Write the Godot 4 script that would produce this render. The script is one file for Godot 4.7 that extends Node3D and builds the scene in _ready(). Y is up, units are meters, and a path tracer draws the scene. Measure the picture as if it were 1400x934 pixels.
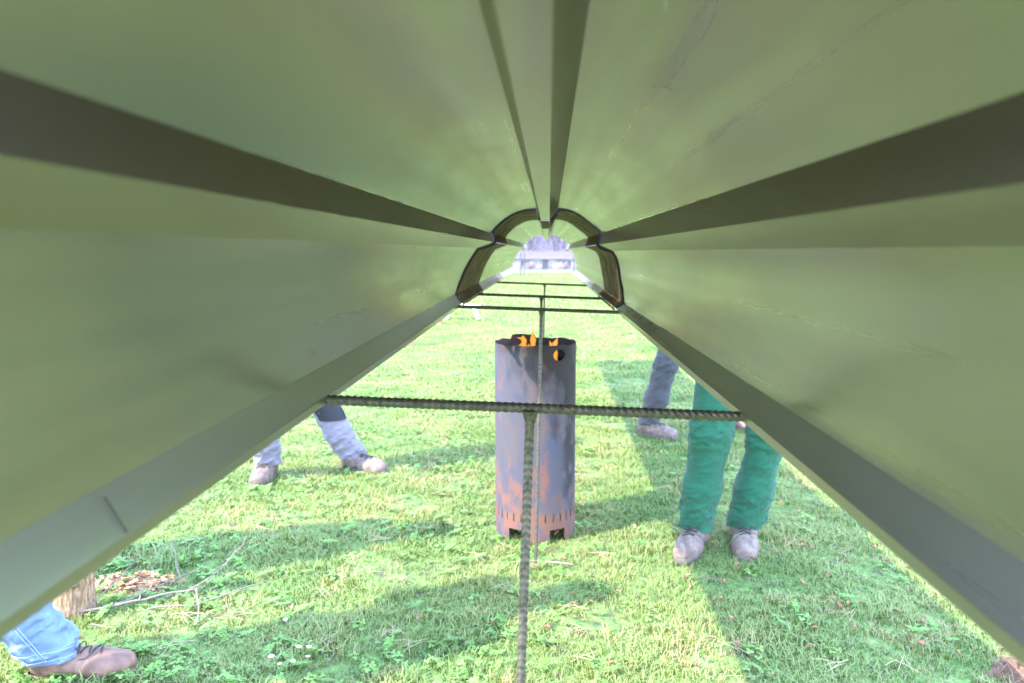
extends Node3D
# A long sheet-metal tunnel on steel T-posts over a lawn, seen from inside; the tunnel runs along -Z.

const EYE := 1.215
var rng := RandomNumberGenerator.new()
var nz := FastNoiseLite.new()
var M := {}
var taken := {}


func _ready() -> void:
	rng.seed = 7
	nz.seed = 11
	nz.frequency = 1.0
	nz.noise_type = FastNoiseLite.TYPE_SIMPLEX
	# ---- camera, sky, sun, exposure
	var cam := Camera3D.new()
	cam.name = "camera"
	add_child(cam)
	cam.position = Vector3(0, EYE, 0)
	cam.rotation = Vector3(deg_to_rad(-6.38), deg_to_rad(2.447), 0)
	cam.near = 0.03
	cam.far = 1500.0
	cam.fov = 46.0
	var ca := CameraAttributesPhysical.new()
	ca.frustum_focal_length = 28.27
	ca.frustum_focus_distance = 1.75
	ca.frustum_near = 0.03
	ca.frustum_far = 1500.0
	ca.exposure_aperture = 6.0
	cam.attributes = ca
	cam.current = true
	var env := Environment.new()
	env.background_mode = Environment.BG_SKY
	var skym := ProceduralSkyMaterial.new()
	skym.sky_top_color = Color(0.56, 0.66, 0.80)
	skym.sky_horizon_color = Color(0.86, 0.88, 0.90)
	skym.sky_curve = 0.16
	skym.ground_bottom_color = Color(0.30, 0.36, 0.22)
	skym.ground_horizon_color = Color(0.55, 0.58, 0.55)
	skym.sky_energy_multiplier = 1.8
	var sky := Sky.new()
	sky.sky_material = skym
	env.sky = sky
	env.tonemap_mode = Environment.TONE_MAPPER_LINEAR
	env.tonemap_exposure = 4.0
	env.sdfgi_enabled = true
	env.ssao_enabled = true
	env.ssil_enabled = true
	env.fog_enabled = true
	env.fog_density = 0.0002
	env.fog_light_color = Color(0.80, 0.78, 0.95)
	var we := WorldEnvironment.new()
	we.name = "environment"
	we.environment = env
	add_child(we)
	var sun := DirectionalLight3D.new()
	sun.name = "sun"
	sun.light_energy = 1.35
	sun.light_angular_distance = 0.9
	sun.light_color = Color(1.0, 0.95, 0.86)
	sun.shadow_enabled = true
	add_child(sun)
	sun.look_at_from_position(Vector3.ZERO, Vector3(0.895, -1.0, -0.50), Vector3.UP)

	make_materials()
	build_ground()
	build_background()
	build_tunnel()
	build_supports()
	build_barrel()
	build_people()
	build_grass()
	build_small_things()


# ------------------------------------------------------------------ helpers
func mb() -> Dictionary:
	return {"v": PackedVector3Array(), "n": PackedVector3Array(), "u": PackedVector2Array(), "i": PackedInt32Array(), "c": PackedColorArray()}


func commit(b: Dictionary, called: String, mat: Material, parent: Node = null) -> MeshInstance3D:
	var a := []
	a.resize(Mesh.ARRAY_MAX)
	a[Mesh.ARRAY_VERTEX] = b.v
	a[Mesh.ARRAY_NORMAL] = b.n
	if b.u.size() == b.v.size():
		a[Mesh.ARRAY_TEX_UV] = b.u
	if b.c.size() == b.v.size():
		a[Mesh.ARRAY_COLOR] = b.c
	a[Mesh.ARRAY_INDEX] = b.i
	var me := ArrayMesh.new()
	me.add_surface_from_arrays(Mesh.PRIMITIVE_TRIANGLES, a)
	me.surface_set_material(0, mat)
	return hang(me, called, mat, parent)


func hang(me: Mesh, called: String, mat: Material, parent: Node = null) -> MeshInstance3D:
	var o := MeshInstance3D.new()
	o.mesh = me
	if mat:
		o.material_override = mat
	place(o, called, parent)
	return o


func place(o: Node3D, called: String, parent: Node = null) -> void:
	var p: Node = parent if parent else self
	var key := str(p.get_instance_id()) + called
	var k: int = taken.get(key, 0)
	taken[key] = k + 1
	o.name = called if k == 0 else "%s_%03d" % [called, k]
	p.add_child(o, true)


func thing(called: String, label: String, category: String, at := Vector3.ZERO, group := "") -> Node3D:
	var o := Node3D.new()
	place(o, called)
	o.position = at
	tag(o, label, category, group)
	return o


func tag(o: Node, label: String, category := "", group := "", kind := "") -> void:
	o.set_meta("label", label)
	if category:
		o.set_meta("category", category)
	if group:
		o.set_meta("group", group)
	if kind:
		o.set_meta("kind", kind)


func copy(o: Node3D, called: String, label: String) -> Node3D:
	var c: Node3D = o.duplicate()
	place(c, called)
	c.set_meta("label", label)
	return c


# nu x nv points in rows; flip turns the faces over
func grid(b: Dictionary, p: PackedVector3Array, nu: int, nv: int, flip := false, closed := false, uv := PackedVector2Array()) -> void:
	var base: int = b.v.size()
	var s := -1.0 if flip else 1.0
	for j in nv:
		for i in nu:
			var k := j * nu + i
			var i0 := i - 1
			var i1 := i + 1
			if closed:
				i0 = (i + nu - 2) % (nu - 1) if i == 0 else i - 1
				i1 = 1 if i == nu - 1 else i + 1
			else:
				i0 = maxi(i0, 0)
				i1 = mini(i1, nu - 1)
			var du := p[j * nu + i1] - p[j * nu + i0]
			var dv := p[mini(j + 1, nv - 1) * nu + i] - p[maxi(j - 1, 0) * nu + i]
			var n := dv.cross(du) * s
			b.v.append(p[k])
			b.n.append(n.normalized() if n.length_squared() > 1e-20 else Vector3.UP)
			if uv.size():
				b.u.append(uv[k])
	for j in nv - 1:
		for i in nu - 1:
			var q := base + j * nu + i
			if flip:
				b.i.append_array([q, q + nu, q + 1, q + 1, q + nu, q + nu + 1])
			else:
				b.i.append_array([q, q + 1, q + nu, q + 1, q + nu + 1, q + nu])


func frame_of(d: Vector3) -> Array:
	var side := Vector3.UP if absf(d.y) < 0.9 else Vector3.RIGHT
	var x := side.cross(d).normalized()
	return [x, d.cross(x).normalized()]


func tube(b: Dictionary, path: PackedVector3Array, radii: PackedFloat32Array, sides := 8, caps := true) -> void:
	var p := PackedVector3Array()
	var n := path.size()
	var x := Vector3.ZERO
	for j in n:
		var d := (path[mini(j + 1, n - 1)] - path[maxi(j - 1, 0)]).normalized()
		if j == 0:
			x = frame_of(d)[0]
		x = (x - d * x.dot(d)).normalized()
		var y := d.cross(x)
		for i in sides + 1:
			var t := TAU * i / sides
			p.append(path[j] + (x * cos(t) + y * sin(t)) * radii[j])
	grid(b, p, sides + 1, n, true, true)
	if caps:
		for e in [0, n - 1]:
			var d := (path[0] - path[1]) if e == 0 else (path[n - 1] - path[n - 2])
			fan(b, path[e], p.slice(e * (sides + 1), (e + 1) * (sides + 1)), d.normalized(), e == 0)


func fan(b: Dictionary, c: Vector3, ring: PackedVector3Array, n: Vector3, flip: bool) -> void:
	var base: int = b.v.size()
	var has_uv: bool = b.u.size() > 0
	b.v.append(c)
	b.n.append(n)
	if has_uv:
		b.u.append(Vector2.ZERO)
	for q in ring:
		b.v.append(q)
		b.n.append(n)
		if has_uv:
			b.u.append(Vector2.ZERO)
	for i in ring.size() - 1:
		if flip:
			b.i.append_array([base, base + 1 + i, base + 2 + i])
		else:
			b.i.append_array([base, base + 2 + i, base + 1 + i])


func quad(b: Dictionary, p0: Vector3, p1: Vector3, p2: Vector3, p3: Vector3) -> void:
	grid(b, PackedVector3Array([p0, p1, p3, p2]), 2, 2)


func box(b: Dictionary, c: Vector3, s: Vector3, turn := Basis(), bevel := 0.0) -> void:
	# a box whose twelve edges are cut by the bevel
	var h := s / 2.0
	var e := minf(bevel, minf(h.x, minf(h.y, h.z)) * 0.45)
	for axis in 3:
		for sg in [-1.0, 1.0]:
			var u := (axis + 1) % 3
			var w := (axis + 2) % 3
			var ring := PackedVector3Array()
			for q in [[-1, -1], [1, -1], [1, 1], [-1, 1]]:
				var v := Vector3.ZERO
				v[axis] = h[axis] * sg
				v[u] = (h[u] - e) * q[0]
				v[w] = (h[w] - e) * q[1]
				ring.append(c + turn * v)
			if sg > 0:
				quad(b, ring[0], ring[3], ring[2], ring[1])
			else:
				quad(b, ring[0], ring[1], ring[2], ring[3])
	if e <= 0.0:
		return
	for axis in 3:
		var u := (axis + 1) % 3
		var w := (axis + 2) % 3
		for q in [[-1, -1], [1, -1], [1, 1], [-1, 1]]:
			var pts := []
			for k in 4:
				var v := Vector3.ZERO
				v[axis] = (h[axis] - e) * (-1.0 if k < 2 else 1.0)
				v[u] = (h[u] - (e if k == 1 or k == 2 else 0.0)) * q[0]
				v[w] = (h[w] - (0.0 if k == 1 or k == 2 else e)) * q[1]
				pts.append(c + turn * v)
			quad(b, pts[0], pts[1], pts[2], pts[3])
	for sx in [-1, 1]:
		for sy in [-1, 1]:
			for sz in [-1, 1]:
				var sg := Vector3(sx, sy, sz)
				var base: int = b.v.size()
				for axis in 3:
					var v := (h - Vector3(e, e, e)) * sg
					v[axis] = h[axis] * sg[axis]
					b.v.append(c + turn * v)
					b.n.append(turn * (sg.normalized()))
				b.i.append_array([base, base + 1, base + 2] if sx * sy * sz < 0 else [base, base + 2, base + 1])


# ------------------------------------------------------------------ bodies: a field of tapered capsules meshed as surface nets
func field(p: Vector3, bones: Array, k: float) -> float:
	var d := 1e3
	for bo in bones:
		var pa: Vector3 = p - bo[0]
		var t := clampf(pa.dot(bo[4]) * bo[5], 0.0, 1.0)
		var e: float = (pa - bo[4] * t).length() - bo[1] - (bo[3] - bo[1]) * t
		var h := maxf(k - absf(d - e), 0.0)
		d = minf(d, e) - h * h * 0.25 / k
	return d


# cloth: slack broad folds, sharper creases bunching at hem and knee
func folds(p: Vector3, fold: float) -> float:
	var a := nz.get_noise_3d(p.x * 3.0 + 5.0, p.y * 1.7, p.z * 3.0)
	var c := nz.get_noise_3d(p.x * 3.5 + p.y * 4.0, p.y * 10.0 - p.x * 6.0, p.z * 4.0 + 20.0)
	var bunch := 0.25 + 0.9 * exp(-pow((p.y - 0.13) / 0.10, 2.0)) + 0.6 * exp(-pow((p.y - 0.47) / 0.10, 2.0)) + 0.6 * exp(-pow((p.y - 0.9) / 0.12, 2.0))
	var g := nz.get_noise_3d(p.x * 6.0 + p.y * 9.0 + 40.0, p.y * 7.0 - p.z * 5.0, p.z * 6.0)
	return fold * (0.9 * a + bunch * (1.05 * maxf(0.0, 1.0 - 3.4 * absf(c)) - 0.35) + 0.55 * bunch * (0.5 - 1.6 * absf(g)))


func nets(b: Dictionary, bones: Array, cell: float, k: float, fold := 0.0, cuts := [], to := Transform3D()) -> void:
	var lo := Vector3(1e3, 1e3, 1e3)
	var hi := -lo
	for bo in bones:
		if bo.size() == 4:
			var ba: Vector3 = bo[2] - bo[0]
			bo.append(ba)
			bo.append(1.0 / maxf(ba.length_squared(), 1e-9))
		for e in [[bo[0], bo[1]], [bo[2], bo[3]]]:
			var r: Vector3 = Vector3.ONE * (e[1] + fold + cell * 2.0)
			lo = lo.min(e[0] - r)
			hi = hi.max(e[0] + r)
	var bs := 4
	var nb := Vector3i(((hi - lo) / (cell * bs)).ceil())
	var n := nb * bs + Vector3i.ONE
	var f := PackedFloat32Array()
	f.resize(n.x * n.y * n.z)
	f.fill(99.0)
	var live := []
	var reach := cell * bs * 0.87 + fold + k * 0.3
	for bz in nb.z:
		for by in nb.y:
			for bx in nb.x:
				var c := lo + Vector3(bx + 0.5, by + 0.5, bz + 0.5) * cell * bs
				if absf(field(c, bones, k)) > reach:
					continue
				live.append(Vector3i(bx, by, bz) * bs)
				for z in bs + 1:
					for y in bs + 1:
						for x in bs + 1:
							var at := ((bz * bs + z) * n.y + by * bs + y) * n.x + bx * bs + x
							if f[at] < 98.0:
								continue
							var p := lo + Vector3(bx * bs + x, by * bs + y, bz * bs + z) * cell
							var d := field(p, bones, k)
							if fold > 0.0:
								d -= folds(p, fold)
							for cu in cuts:
								d = maxf(d, cu.distance_to(p))
							f[at] = d
	var made := {}
	var sy := n.x
	var sz := n.x * n.y
	var corner := [0, 1, sy, sy + 1, sz, sz + 1, sz + sy, sz + sy + 1]
	var off := [Vector3(0, 0, 0), Vector3(1, 0, 0), Vector3(0, 1, 0), Vector3(1, 1, 0), Vector3(0, 0, 1), Vector3(1, 0, 1), Vector3(0, 1, 1), Vector3(1, 1, 1)]
	var edges := [[0, 1], [2, 3], [4, 5], [6, 7], [0, 2], [1, 3], [4, 6], [5, 7], [0, 4], [1, 5], [2, 6], [3, 7]]
	var cells := []
	for o in live:
		for z in bs:
			for y in bs:
				for x in bs:
					var at: int = ((o.z + z) * n.y + o.y + y) * n.x + o.x + x
					var neg := 0
					for q in corner:
						if f[at + q] < 0.0:
							neg += 1
					if neg == 0 or neg == 8:
						continue
					var sum := Vector3.ZERO
					var m := 0
					for e in edges:
						var fa := f[at + corner[e[0]]]
						var fb := f[at + corner[e[1]]]
						if (fa < 0.0) != (fb < 0.0):
							sum += off[e[0]].lerp(off[e[1]], fa / (fa - fb))
							m += 1
					var g := Vector3(f[at + 1] + f[at + sy + 1] + f[at + sz + 1] + f[at + sz + sy + 1] - f[at] - f[at + sy] - f[at + sz] - f[at + sz + sy],
						f[at + sy] + f[at + sy + 1] + f[at + sz + sy] + f[at + sz + sy + 1] - f[at] - f[at + 1] - f[at + sz] - f[at + sz + 1],
						f[at + sz] + f[at + sz + 1] + f[at + sz + sy] + f[at + sz + sy + 1] - f[at] - f[at + 1] - f[at + sy] - f[at + sy + 1])
					made[at] = b.v.size()
					b.v.append(to * (lo + (Vector3(o.x + x, o.y + y, o.z + z) + sum / m) * cell))
					b.n.append((to.basis * g).normalized())
					cells.append(at)
	for at in cells:
		for a in 3:
			var st: int = [1, sy, sz][a]
			if (f[at] < 0.0) == (f[at + st] < 0.0):
				continue
			var s1: int = [sy, sz, 1][a]
			var s2: int = [sz, 1, sy][a]
			if not (made.has(at - s1) and made.has(at - s2) and made.has(at - s1 - s2)):
				continue
			var q0: int = made[at]
			var q1: int = made[at - s1]
			var q2: int = made[at - s1 - s2]
			var q3: int = made[at - s2]
			if f[at] < 0.0:
				b.i.append_array([q0, q2, q1, q0, q3, q2])
			else:
				b.i.append_array([q0, q1, q2, q0, q2, q3])


# ------------------------------------------------------------------ materials
func std(albedo: Color, rough := 0.8, metal := 0.0) -> StandardMaterial3D:
	var m := StandardMaterial3D.new()
	m.albedo_color = albedo.linear_to_srgb()
	m.roughness = rough
	m.metallic = metal
	return m


func noise_tex(freq: float, size := 512, normal := false, bump := 4.0, ramp: Array = [], sd := 3, oct := 5) -> NoiseTexture2D:
	var t := NoiseTexture2D.new()
	t.width = size
	t.height = size
	t.seamless = true
	t.generate_mipmaps = false
	var n := FastNoiseLite.new()
	n.seed = sd
	n.frequency = freq
	n.fractal_octaves = oct
	t.noise = n
	if normal:
		t.as_normal_map = true
		t.bump_strength = bump
	if ramp.size():
		var g := Gradient.new()
		g.offsets = PackedFloat32Array(ramp.map(func(r): return r[0]))
		g.colors = PackedColorArray(ramp.map(func(r): return r[1]))
		t.color_ramp = g
	return t


func lin(r: float, g: float, b: float) -> Color:
	return Color(r, g, b).linear_to_srgb()


func tri(m: StandardMaterial3D, scale: float) -> void:
	m.uv1_triplanar = true
	m.uv1_world_triplanar = true
	m.uv1_scale = Vector3.ONE * scale


func cloth(c: Color, worn := 0.25) -> StandardMaterial3D:
	var m := std(Color.WHITE, 0.95)
	m.albedo_texture = noise_tex(0.012, 512, false, 0, [[0.25, (c * (1.0 - worn)).linear_to_srgb()], [0.5, c.linear_to_srgb()], [0.8, (c * (1.0 + worn)).linear_to_srgb()]], 5)
	m.normal_enabled = true
	m.normal_texture = M.weave
	m.normal_scale = 0.22
	m.rim_enabled = true
	m.rim = 0.25
	m.rim_tint = 0.6
	tri(m, 3.0)
	return m


func make_materials() -> void:
	M.weave = noise_tex(0.12, 512, true, 3.0, [], 21, 3)
	# folded steel sheet: rolling streaks along the length, faint blotches, fine scratches
	var s := 1024
	var im := Image.create(s, s, false, Image.FORMAT_RGBF)
	var al := Image.create(s, s, false, Image.FORMAT_RGBF)
	var sn := FastNoiseLite.new()
	sn.seed = 12
	sn.frequency = 1.0
	sn.fractal_type = FastNoiseLite.FRACTAL_NONE
	sn.noise_type = FastNoiseLite.TYPE_PERLIN
	for y in s:
		for x in s:
			var a := sn.get_noise_2d(x * 0.028, y * 0.0010) * 0.6 + sn.get_noise_2d(x * 0.11 + 40.0, y * 0.0020) * 0.22
			var c := sn.get_noise_2d(x * 0.012 + 7.0, y * 0.02 + 90.0) + 0.5 * sn.get_noise_2d(x * 0.05, y * 0.08 + 50.0)
			var r := clampf(0.77 + 0.22 * a + 0.07 * c + 0.10 * sn.get_noise_2d(x * 0.03 + 70.0, y * 0.0007), 0.3, 1.0)
			im.set_pixel(x, y, Color(r, r, r))
			var g := clampf(0.91 + 0.08 * a - 0.06 * maxf(c, 0.0), 0.0, 1.0)
			al.set_pixel(x, y, Color(g, g * 0.995, g * 0.97))
	M.steel = std(lin(1, 1, 1) * 1.0, 0.40, 0.95)
	M.steel.albedo_color = lin(0.46, 0.39, 0.375)
	M.steel.albedo_texture = ImageTexture.create_from_image(al)
	M.steel.roughness_texture = ImageTexture.create_from_image(im)
	M.flange_sheet = M.steel.duplicate()  # the steel made paler, cooler and less metallic for the near flanges
	M.flange_sheet.albedo_color = lin(0.50, 0.50, 0.52)
	M.flange_sheet.metallic = 0.75
	# scorched section: brown oxide
	M.rust = std(Color.WHITE, 0.75, 0.35)
	M.rust.albedo_texture = noise_tex(0.012, 512, false, 0, [[0.2, lin(0.09, 0.06, 0.045)], [0.5, lin(0.19, 0.115, 0.08)], [0.72, lin(0.28, 0.16, 0.10)], [0.9, lin(0.34, 0.28, 0.23)]], 9)
	M.rust.normal_enabled = true
	M.rust.normal_texture = noise_tex(0.05, 512, true, 3.0)
	tri(M.rust, 2.2)
	M.black = std(Color(0.012, 0.012, 0.012), 0.9)
	M.mark = std(Color(0.07, 0.065, 0.055), 0.8)
	# ribbed bar: dark mill steel with rust in patches
	M.bar = std(Color.WHITE, 0.55, 0.45)
	M.bar.albedo_texture = noise_tex(0.02, 512, false, 0, [[0.25, lin(0.055, 0.05, 0.045)], [0.5, lin(0.115, 0.105, 0.096)], [0.75, lin(0.14, 0.115, 0.095)], [0.92, lin(0.19, 0.10, 0.055)]], 14)
	M.bar.roughness_texture = noise_tex(0.03, 512, false, 0, [[0.2, Color(0.7, 0.7, 0.7)], [0.8, Color(1, 1, 1)]], 15)
	tri(M.bar, 6.0)
	# fence posts, bark, wood
	M.wood = std(Color.WHITE, 0.9)
	M.wood.albedo_texture = noise_tex(0.02, 512, false, 0, [[0.2, lin(0.16, 0.09, 0.05)], [0.5, lin(0.30, 0.19, 0.12)], [0.75, lin(0.42, 0.30, 0.21)]], 17)
	M.wood.normal_enabled = true
	M.wood.normal_texture = noise_tex(0.03, 512, true, 8.0, [], 18)
	M.wood.uv1_triplanar = true
	M.wood.uv1_scale = Vector3(9, 1.6, 9)
	M.bark = std(Color.WHITE, 0.95)
	M.bark.albedo_texture = noise_tex(0.03, 512, false, 0, [[0.25, lin(0.07, 0.045, 0.035)], [0.6, lin(0.17, 0.12, 0.09)], [0.85, lin(0.26, 0.21, 0.18)]], 19)
	tri(M.bark, 5.0)


func ground_y(x: float, z: float) -> float:
	var d := -z
	var y := 0.012 * nz.get_noise_2d(x * 1.6, z * 1.6) + 0.02 * nz.get_noise_2d(x * 0.35 + 5.0, z * 0.35)
	var far := smoothstep(43.0, 150.0, d)
	y -= 2.3 * far
	y += smoothstep(178.0, 480.0, d) * (52.0 + 10.0 * nz.get_noise_2d(x * 0.006, z * 0.006))
	return y


func build_ground() -> void:
	var xs := PackedFloat32Array()
	var zs := PackedFloat32Array()
	for i in 121:
		var t := (i - 60) / 60.0
		xs.append(signf(t) * (absf(t) * 7.0 + pow(absf(t), 5.0) * 650.0))
	for j in 170:
		var t := j / 169.0
		zs.append(6.0 - t * 16.0 - pow(t, 4.0) * 640.0)
	var p := PackedVector3Array()
	for z in zs:
		for x in xs:
			p.append(Vector3(x, ground_y(x, z), z))
	var b := mb()
	grid(b, p, xs.size(), zs.size(), true)
	var cut := 0
	while zs[cut] > -176.0:
		cut += 1
	var hill := mb()
	grid(hill, p.slice(cut * xs.size()), xs.size(), zs.size() - cut, true)
	b = mb()
	grid(b, p.slice(0, (cut + 1) * xs.size()), xs.size(), cut + 1, true)
	var hm := std(Color.WHITE, 1.0)
	hm.albedo_texture = noise_tex(0.02, 512, false, 0, [[0.2, lin(0.030, 0.022, 0.030)], [0.5, lin(0.050, 0.038, 0.050)], [0.8, lin(0.085, 0.066, 0.082)]], 33, 6)
	tri(hm, 0.03)
	tag(commit(hill, "hillside", hm), "brown leaf-strewn hillside rising behind the farm building", "", "", "structure")
	var q := PackedVector3Array()
	for z in [400.0, 6.0]:
		for x in xs:
			q.append(Vector3(x, ground_y(x, 6.0) if z < 10.0 else -0.05, z))
	grid(b, q, xs.size(), 2, true)
	var m := std(Color.WHITE, 1.0)
	m.albedo_texture = noise_tex(0.02, 1024, false, 0, [[0.15, lin(0.06, 0.05, 0.03)], [0.35, lin(0.07, 0.12, 0.03)], [0.6, lin(0.10, 0.19, 0.045)], [0.85, lin(0.17, 0.22, 0.08)]], 30, 6)
	m.detail_enabled = true
	m.detail_blend_mode = BaseMaterial3D.BLEND_MODE_MUL
	m.uv1_triplanar = true
	m.uv1_world_triplanar = true
	m.uv1_scale = Vector3.ONE * 0.45
	m.normal_enabled = true
	m.normal_texture = noise_tex(0.08, 512, true, 8.0, [], 31)
	var o := commit(b, "ground", m)
	tag(o, "grassy field running from the tunnel to the wooded hillside", "", "", "structure")


# ------------------------------------------------------------------ the tunnel
# (x, y) against the eye, near end and far end of the first section
const LN := [[-0.2980, -0.2130], [-0.297, -0.203], [-0.308, -0.165], [-0.302, -0.123], [-0.291, -0.062], [-0.280, -0.017], [-0.267, 0.011], [-0.205, 0.036], [-0.217, 0.072], [-0.200, 0.094], [-0.168, 0.125], [-0.134, 0.147], [-0.095, 0.161], [-0.047, 0.166], [-0.026, 0.120]]
const LF := [[-0.3330, -0.2125], [-0.332, -0.203], [-0.356, -0.164], [-0.342, -0.123], [-0.316, -0.062], [-0.290, -0.017], [-0.267, 0.014], [-0.205, 0.036], [-0.217, 0.072], [-0.200, 0.094], [-0.166, 0.125], [-0.130, 0.147], [-0.091, 0.161], [-0.038, 0.166], [-0.023, 0.120]]
const RN := [[0.2710, -0.2335], [0.270, -0.222], [0.304, -0.196], [0.299, -0.150], [0.290, -0.100], [0.275, -0.030], [0.256, 0.003], [0.201, 0.029], [0.216, 0.072], [0.200, 0.090], [0.168, 0.117], [0.134, 0.140], [0.085, 0.160], [0.026, 0.167], [0.002, 0.120]]
const RF := [[0.2710, -0.2325], [0.270, -0.221], [0.302, -0.197], [0.298, -0.150], [0.288, -0.100], [0.274, -0.030], [0.254, 0.003], [0.201, 0.026], [0.216, 0.072], [0.200, 0.088], [0.170, 0.111], [0.134, 0.139], [0.090, 0.160], [0.044, 0.167], [0.011, 0.120]]


func spline(src: Array, a: int, e: int, n: int) -> PackedVector2Array:
	var out := PackedVector2Array()
	for i in n:
		var t := float(i) / (n - 1) * (e - a)
		var k := mini(int(t), e - a - 1)
		var f := t - k
		var q := []
		for o in [-1, 0, 1, 2]:
			var w: int = clampi(a + k + o, a, e)
			q.append(Vector2(src[w][0], src[w][1]))
		out.append(q[1].cubic_interpolate(q[2], q[0], q[3], f))
	return out


# one folded sheet between two polylines (near and far), with its thickness
func sheet(b: Dictionary, pn: PackedVector2Array, pf: PackedVector2Array, z0: float, z1: float, rows: int, t0: float, t1: float, wave: float, sd: float, wavy_end := 0.0, grow := 0.0) -> void:
	var n := pn.size()
	var inner := PackedVector3Array()
	var outer := PackedVector3Array()
	var uv := PackedVector2Array()
	for j in rows:
		var u := float(j) / (rows - 1)
		var arc := 0.0
		for i in n:
			var c := pn[i].lerp(pf[i], lerpf(t0, t1, u))
			var d := pn[mini(i + 1, n - 1)].lerp(pf[mini(i + 1, n - 1)], u) - pn[maxi(i - 1, 0)].lerp(pf[maxi(i - 1, 0)], u)
			var nn := Vector2(-d.y, d.x).normalized()
			if nn.dot(c - Vector2(-0.02, -0.06)) < 0.0:
				nn = -nn
			if i > 0:
				arc += pn[i].distance_to(pn[i - 1])
			var z := lerpf(z0, z1, u)
			if wavy_end > 0.0 and j == rows - 1:
				z += wavy_end * nz.get_noise_2d(i * 0.5 + sd, sd * 3.0)
			var edge := sin(PI * float(i) / (n - 1))
			var w := wave * edge * (nz.get_noise_2d(z * 1.1 + sd, arc * 2.0 + sd) + 0.5 * nz.get_noise_2d(z * 3.1 + sd, arc * 5.0) + 0.16 * nz.get_noise_2d(z * 0.25 + sd * 2.0, arc * 12.0)) + grow
			var a := c + nn * w
			var o := c + nn * (w + 0.0016)
			inner.append(Vector3(a.x, EYE + a.y, z))
			outer.append(Vector3(o.x, EYE + o.y, z))
			uv.append(Vector2(arc * 1.1 + sd * 0.137, (z + 9.0) / 9.2))
	var right := pn[0].x > 0.05
	grid(b, inner, n, rows, right, false, uv)
	grid(b, outer, n, rows, not right, false, uv)
	for j in [0, rows - 1]:
		var e := PackedVector3Array()
		e.append_array(inner.slice(j * n, j * n + n))
		e.append_array(outer.slice(j * n, j * n + n))
		var eu := PackedVector2Array()
		eu.append_array(uv.slice(j * n, j * n + n))
		eu.append_array(uv.slice(j * n, j * n + n))
		grid(b, e, n, 2, j == 0, false, eu)
	for i in [0, n - 1]:
		var e := PackedVector3Array()
		var eu := PackedVector2Array()
		for j in rows:
			e.append(inner[j * n + i])
			e.append(outer[j * n + i])
			eu.append(uv[j * n + i])
			eu.append(uv[j * n + i])
		grid(b, e, 2, rows, i == 0, false, eu)


func part_of(root: Node3D, called: String, src: Array, a: int, e: int, n: int, z0: float, z1: float, mat: Material, wave: float, sd: float, t0 := 0.0, t1 := 1.0, wavy := 0.0, grow := 0.0, open := false) -> void:
	var b := mb()
	var pn := spline(src[0], a, e, n)
	var pf := spline(src[1], a, e, n)
	sheet(b, pn, pf, z0, z1, maxi(4, int(absf(z1 - z0) / 0.05)), t0, t1, wave, sd, wavy, grow)
	commit(b, called, mat, root)


func section(label: String, z0: float, z1: float, mat: Material, near_t: float, far_t: float, sd: float, wave: float, wavy: float, grow: float, split: float) -> Node3D:
	var root := thing("tunnel_section", label, "tunnel section", Vector3.ZERO, "")
	for sidek in 2:
		var src: Array = [LN, LF] if sidek == 0 else [RN, RF]
		var s := sd + sidek * 5.3
		part_of(root, "roof_panel", src, 8, 13, 24, z0, z1, mat, wave, s, near_t, far_t, wavy, grow)
		part_of(root, "side_panel", src, 2, 6, 22, z0, z1, mat, wave, s + 1.0, near_t, far_t, wavy, grow)
		# shoulder rib: the light underside and the dark upright face
		part_of(root, "shoulder_ledge", src, 6, 7, 6, z0, z1, mat, wave * 0.2, s + 2.0, near_t, far_t, wavy, grow)
		part_of(root, "shoulder_face", src, 7, 8, 6, z0, z1, mat, wave * 0.2, s + 3.0, near_t, far_t, wavy, grow)
		part_of(root, "ridge_face", src, 13, 14, 6, z0, z1, mat, wave * 0.2, s + 4.0, near_t, far_t, wavy, grow)
		if split != 0.0:
			var tm := (split - z0) / (z1 - z0)
			part_of(root, "bottom_flange", src, 1, 2, 6, z0, split + 0.002, M.flange_sheet, 0.0006, s + 6.0, near_t, lerpf(near_t, far_t, tm), 0.0, grow)
			# the second length of flange is bent a little flatter
			src = src.duplicate(true)
			src[1][1][1] += 0.004
			part_of(root, "bottom_flange", src, 1, 2, 6, split - 0.002, z1, M.flange_sheet, 0.0006, s + 7.0, lerpf(near_t, far_t, tm), far_t, wavy, grow + 0.0022)
		else:
			part_of(root, "bottom_flange", src, 1, 2, 6, z0, z1, mat, wave * 0.2, s + 6.0, near_t, far_t, wavy, grow)
		part_of(root, "flange_hem", src, 0, 1, 4, z0, z1, mat, 0.0, s + 8.0, near_t, far_t, 0.0, grow)
	var b := mb()
	var pn := PackedVector2Array()
	var pf := PackedVector2Array()
	for i in 5:
		var t := i / 4.0
		pn.append(Vector2(LN[14][0], LN[14][1]).lerp(Vector2(RN[14][0], RN[14][1]), t))
		pf.append(Vector2(LF[14][0], LF[14][1]).lerp(Vector2(RF[14][0], RF[14][1]), t))
	sheet(b, pn, pf, z0, z1, 50, near_t, far_t, wave * 0.1, sd + 9.0, wavy, grow)
	commit(b, "ridge_ledge", mat, root)
	return root


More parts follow.
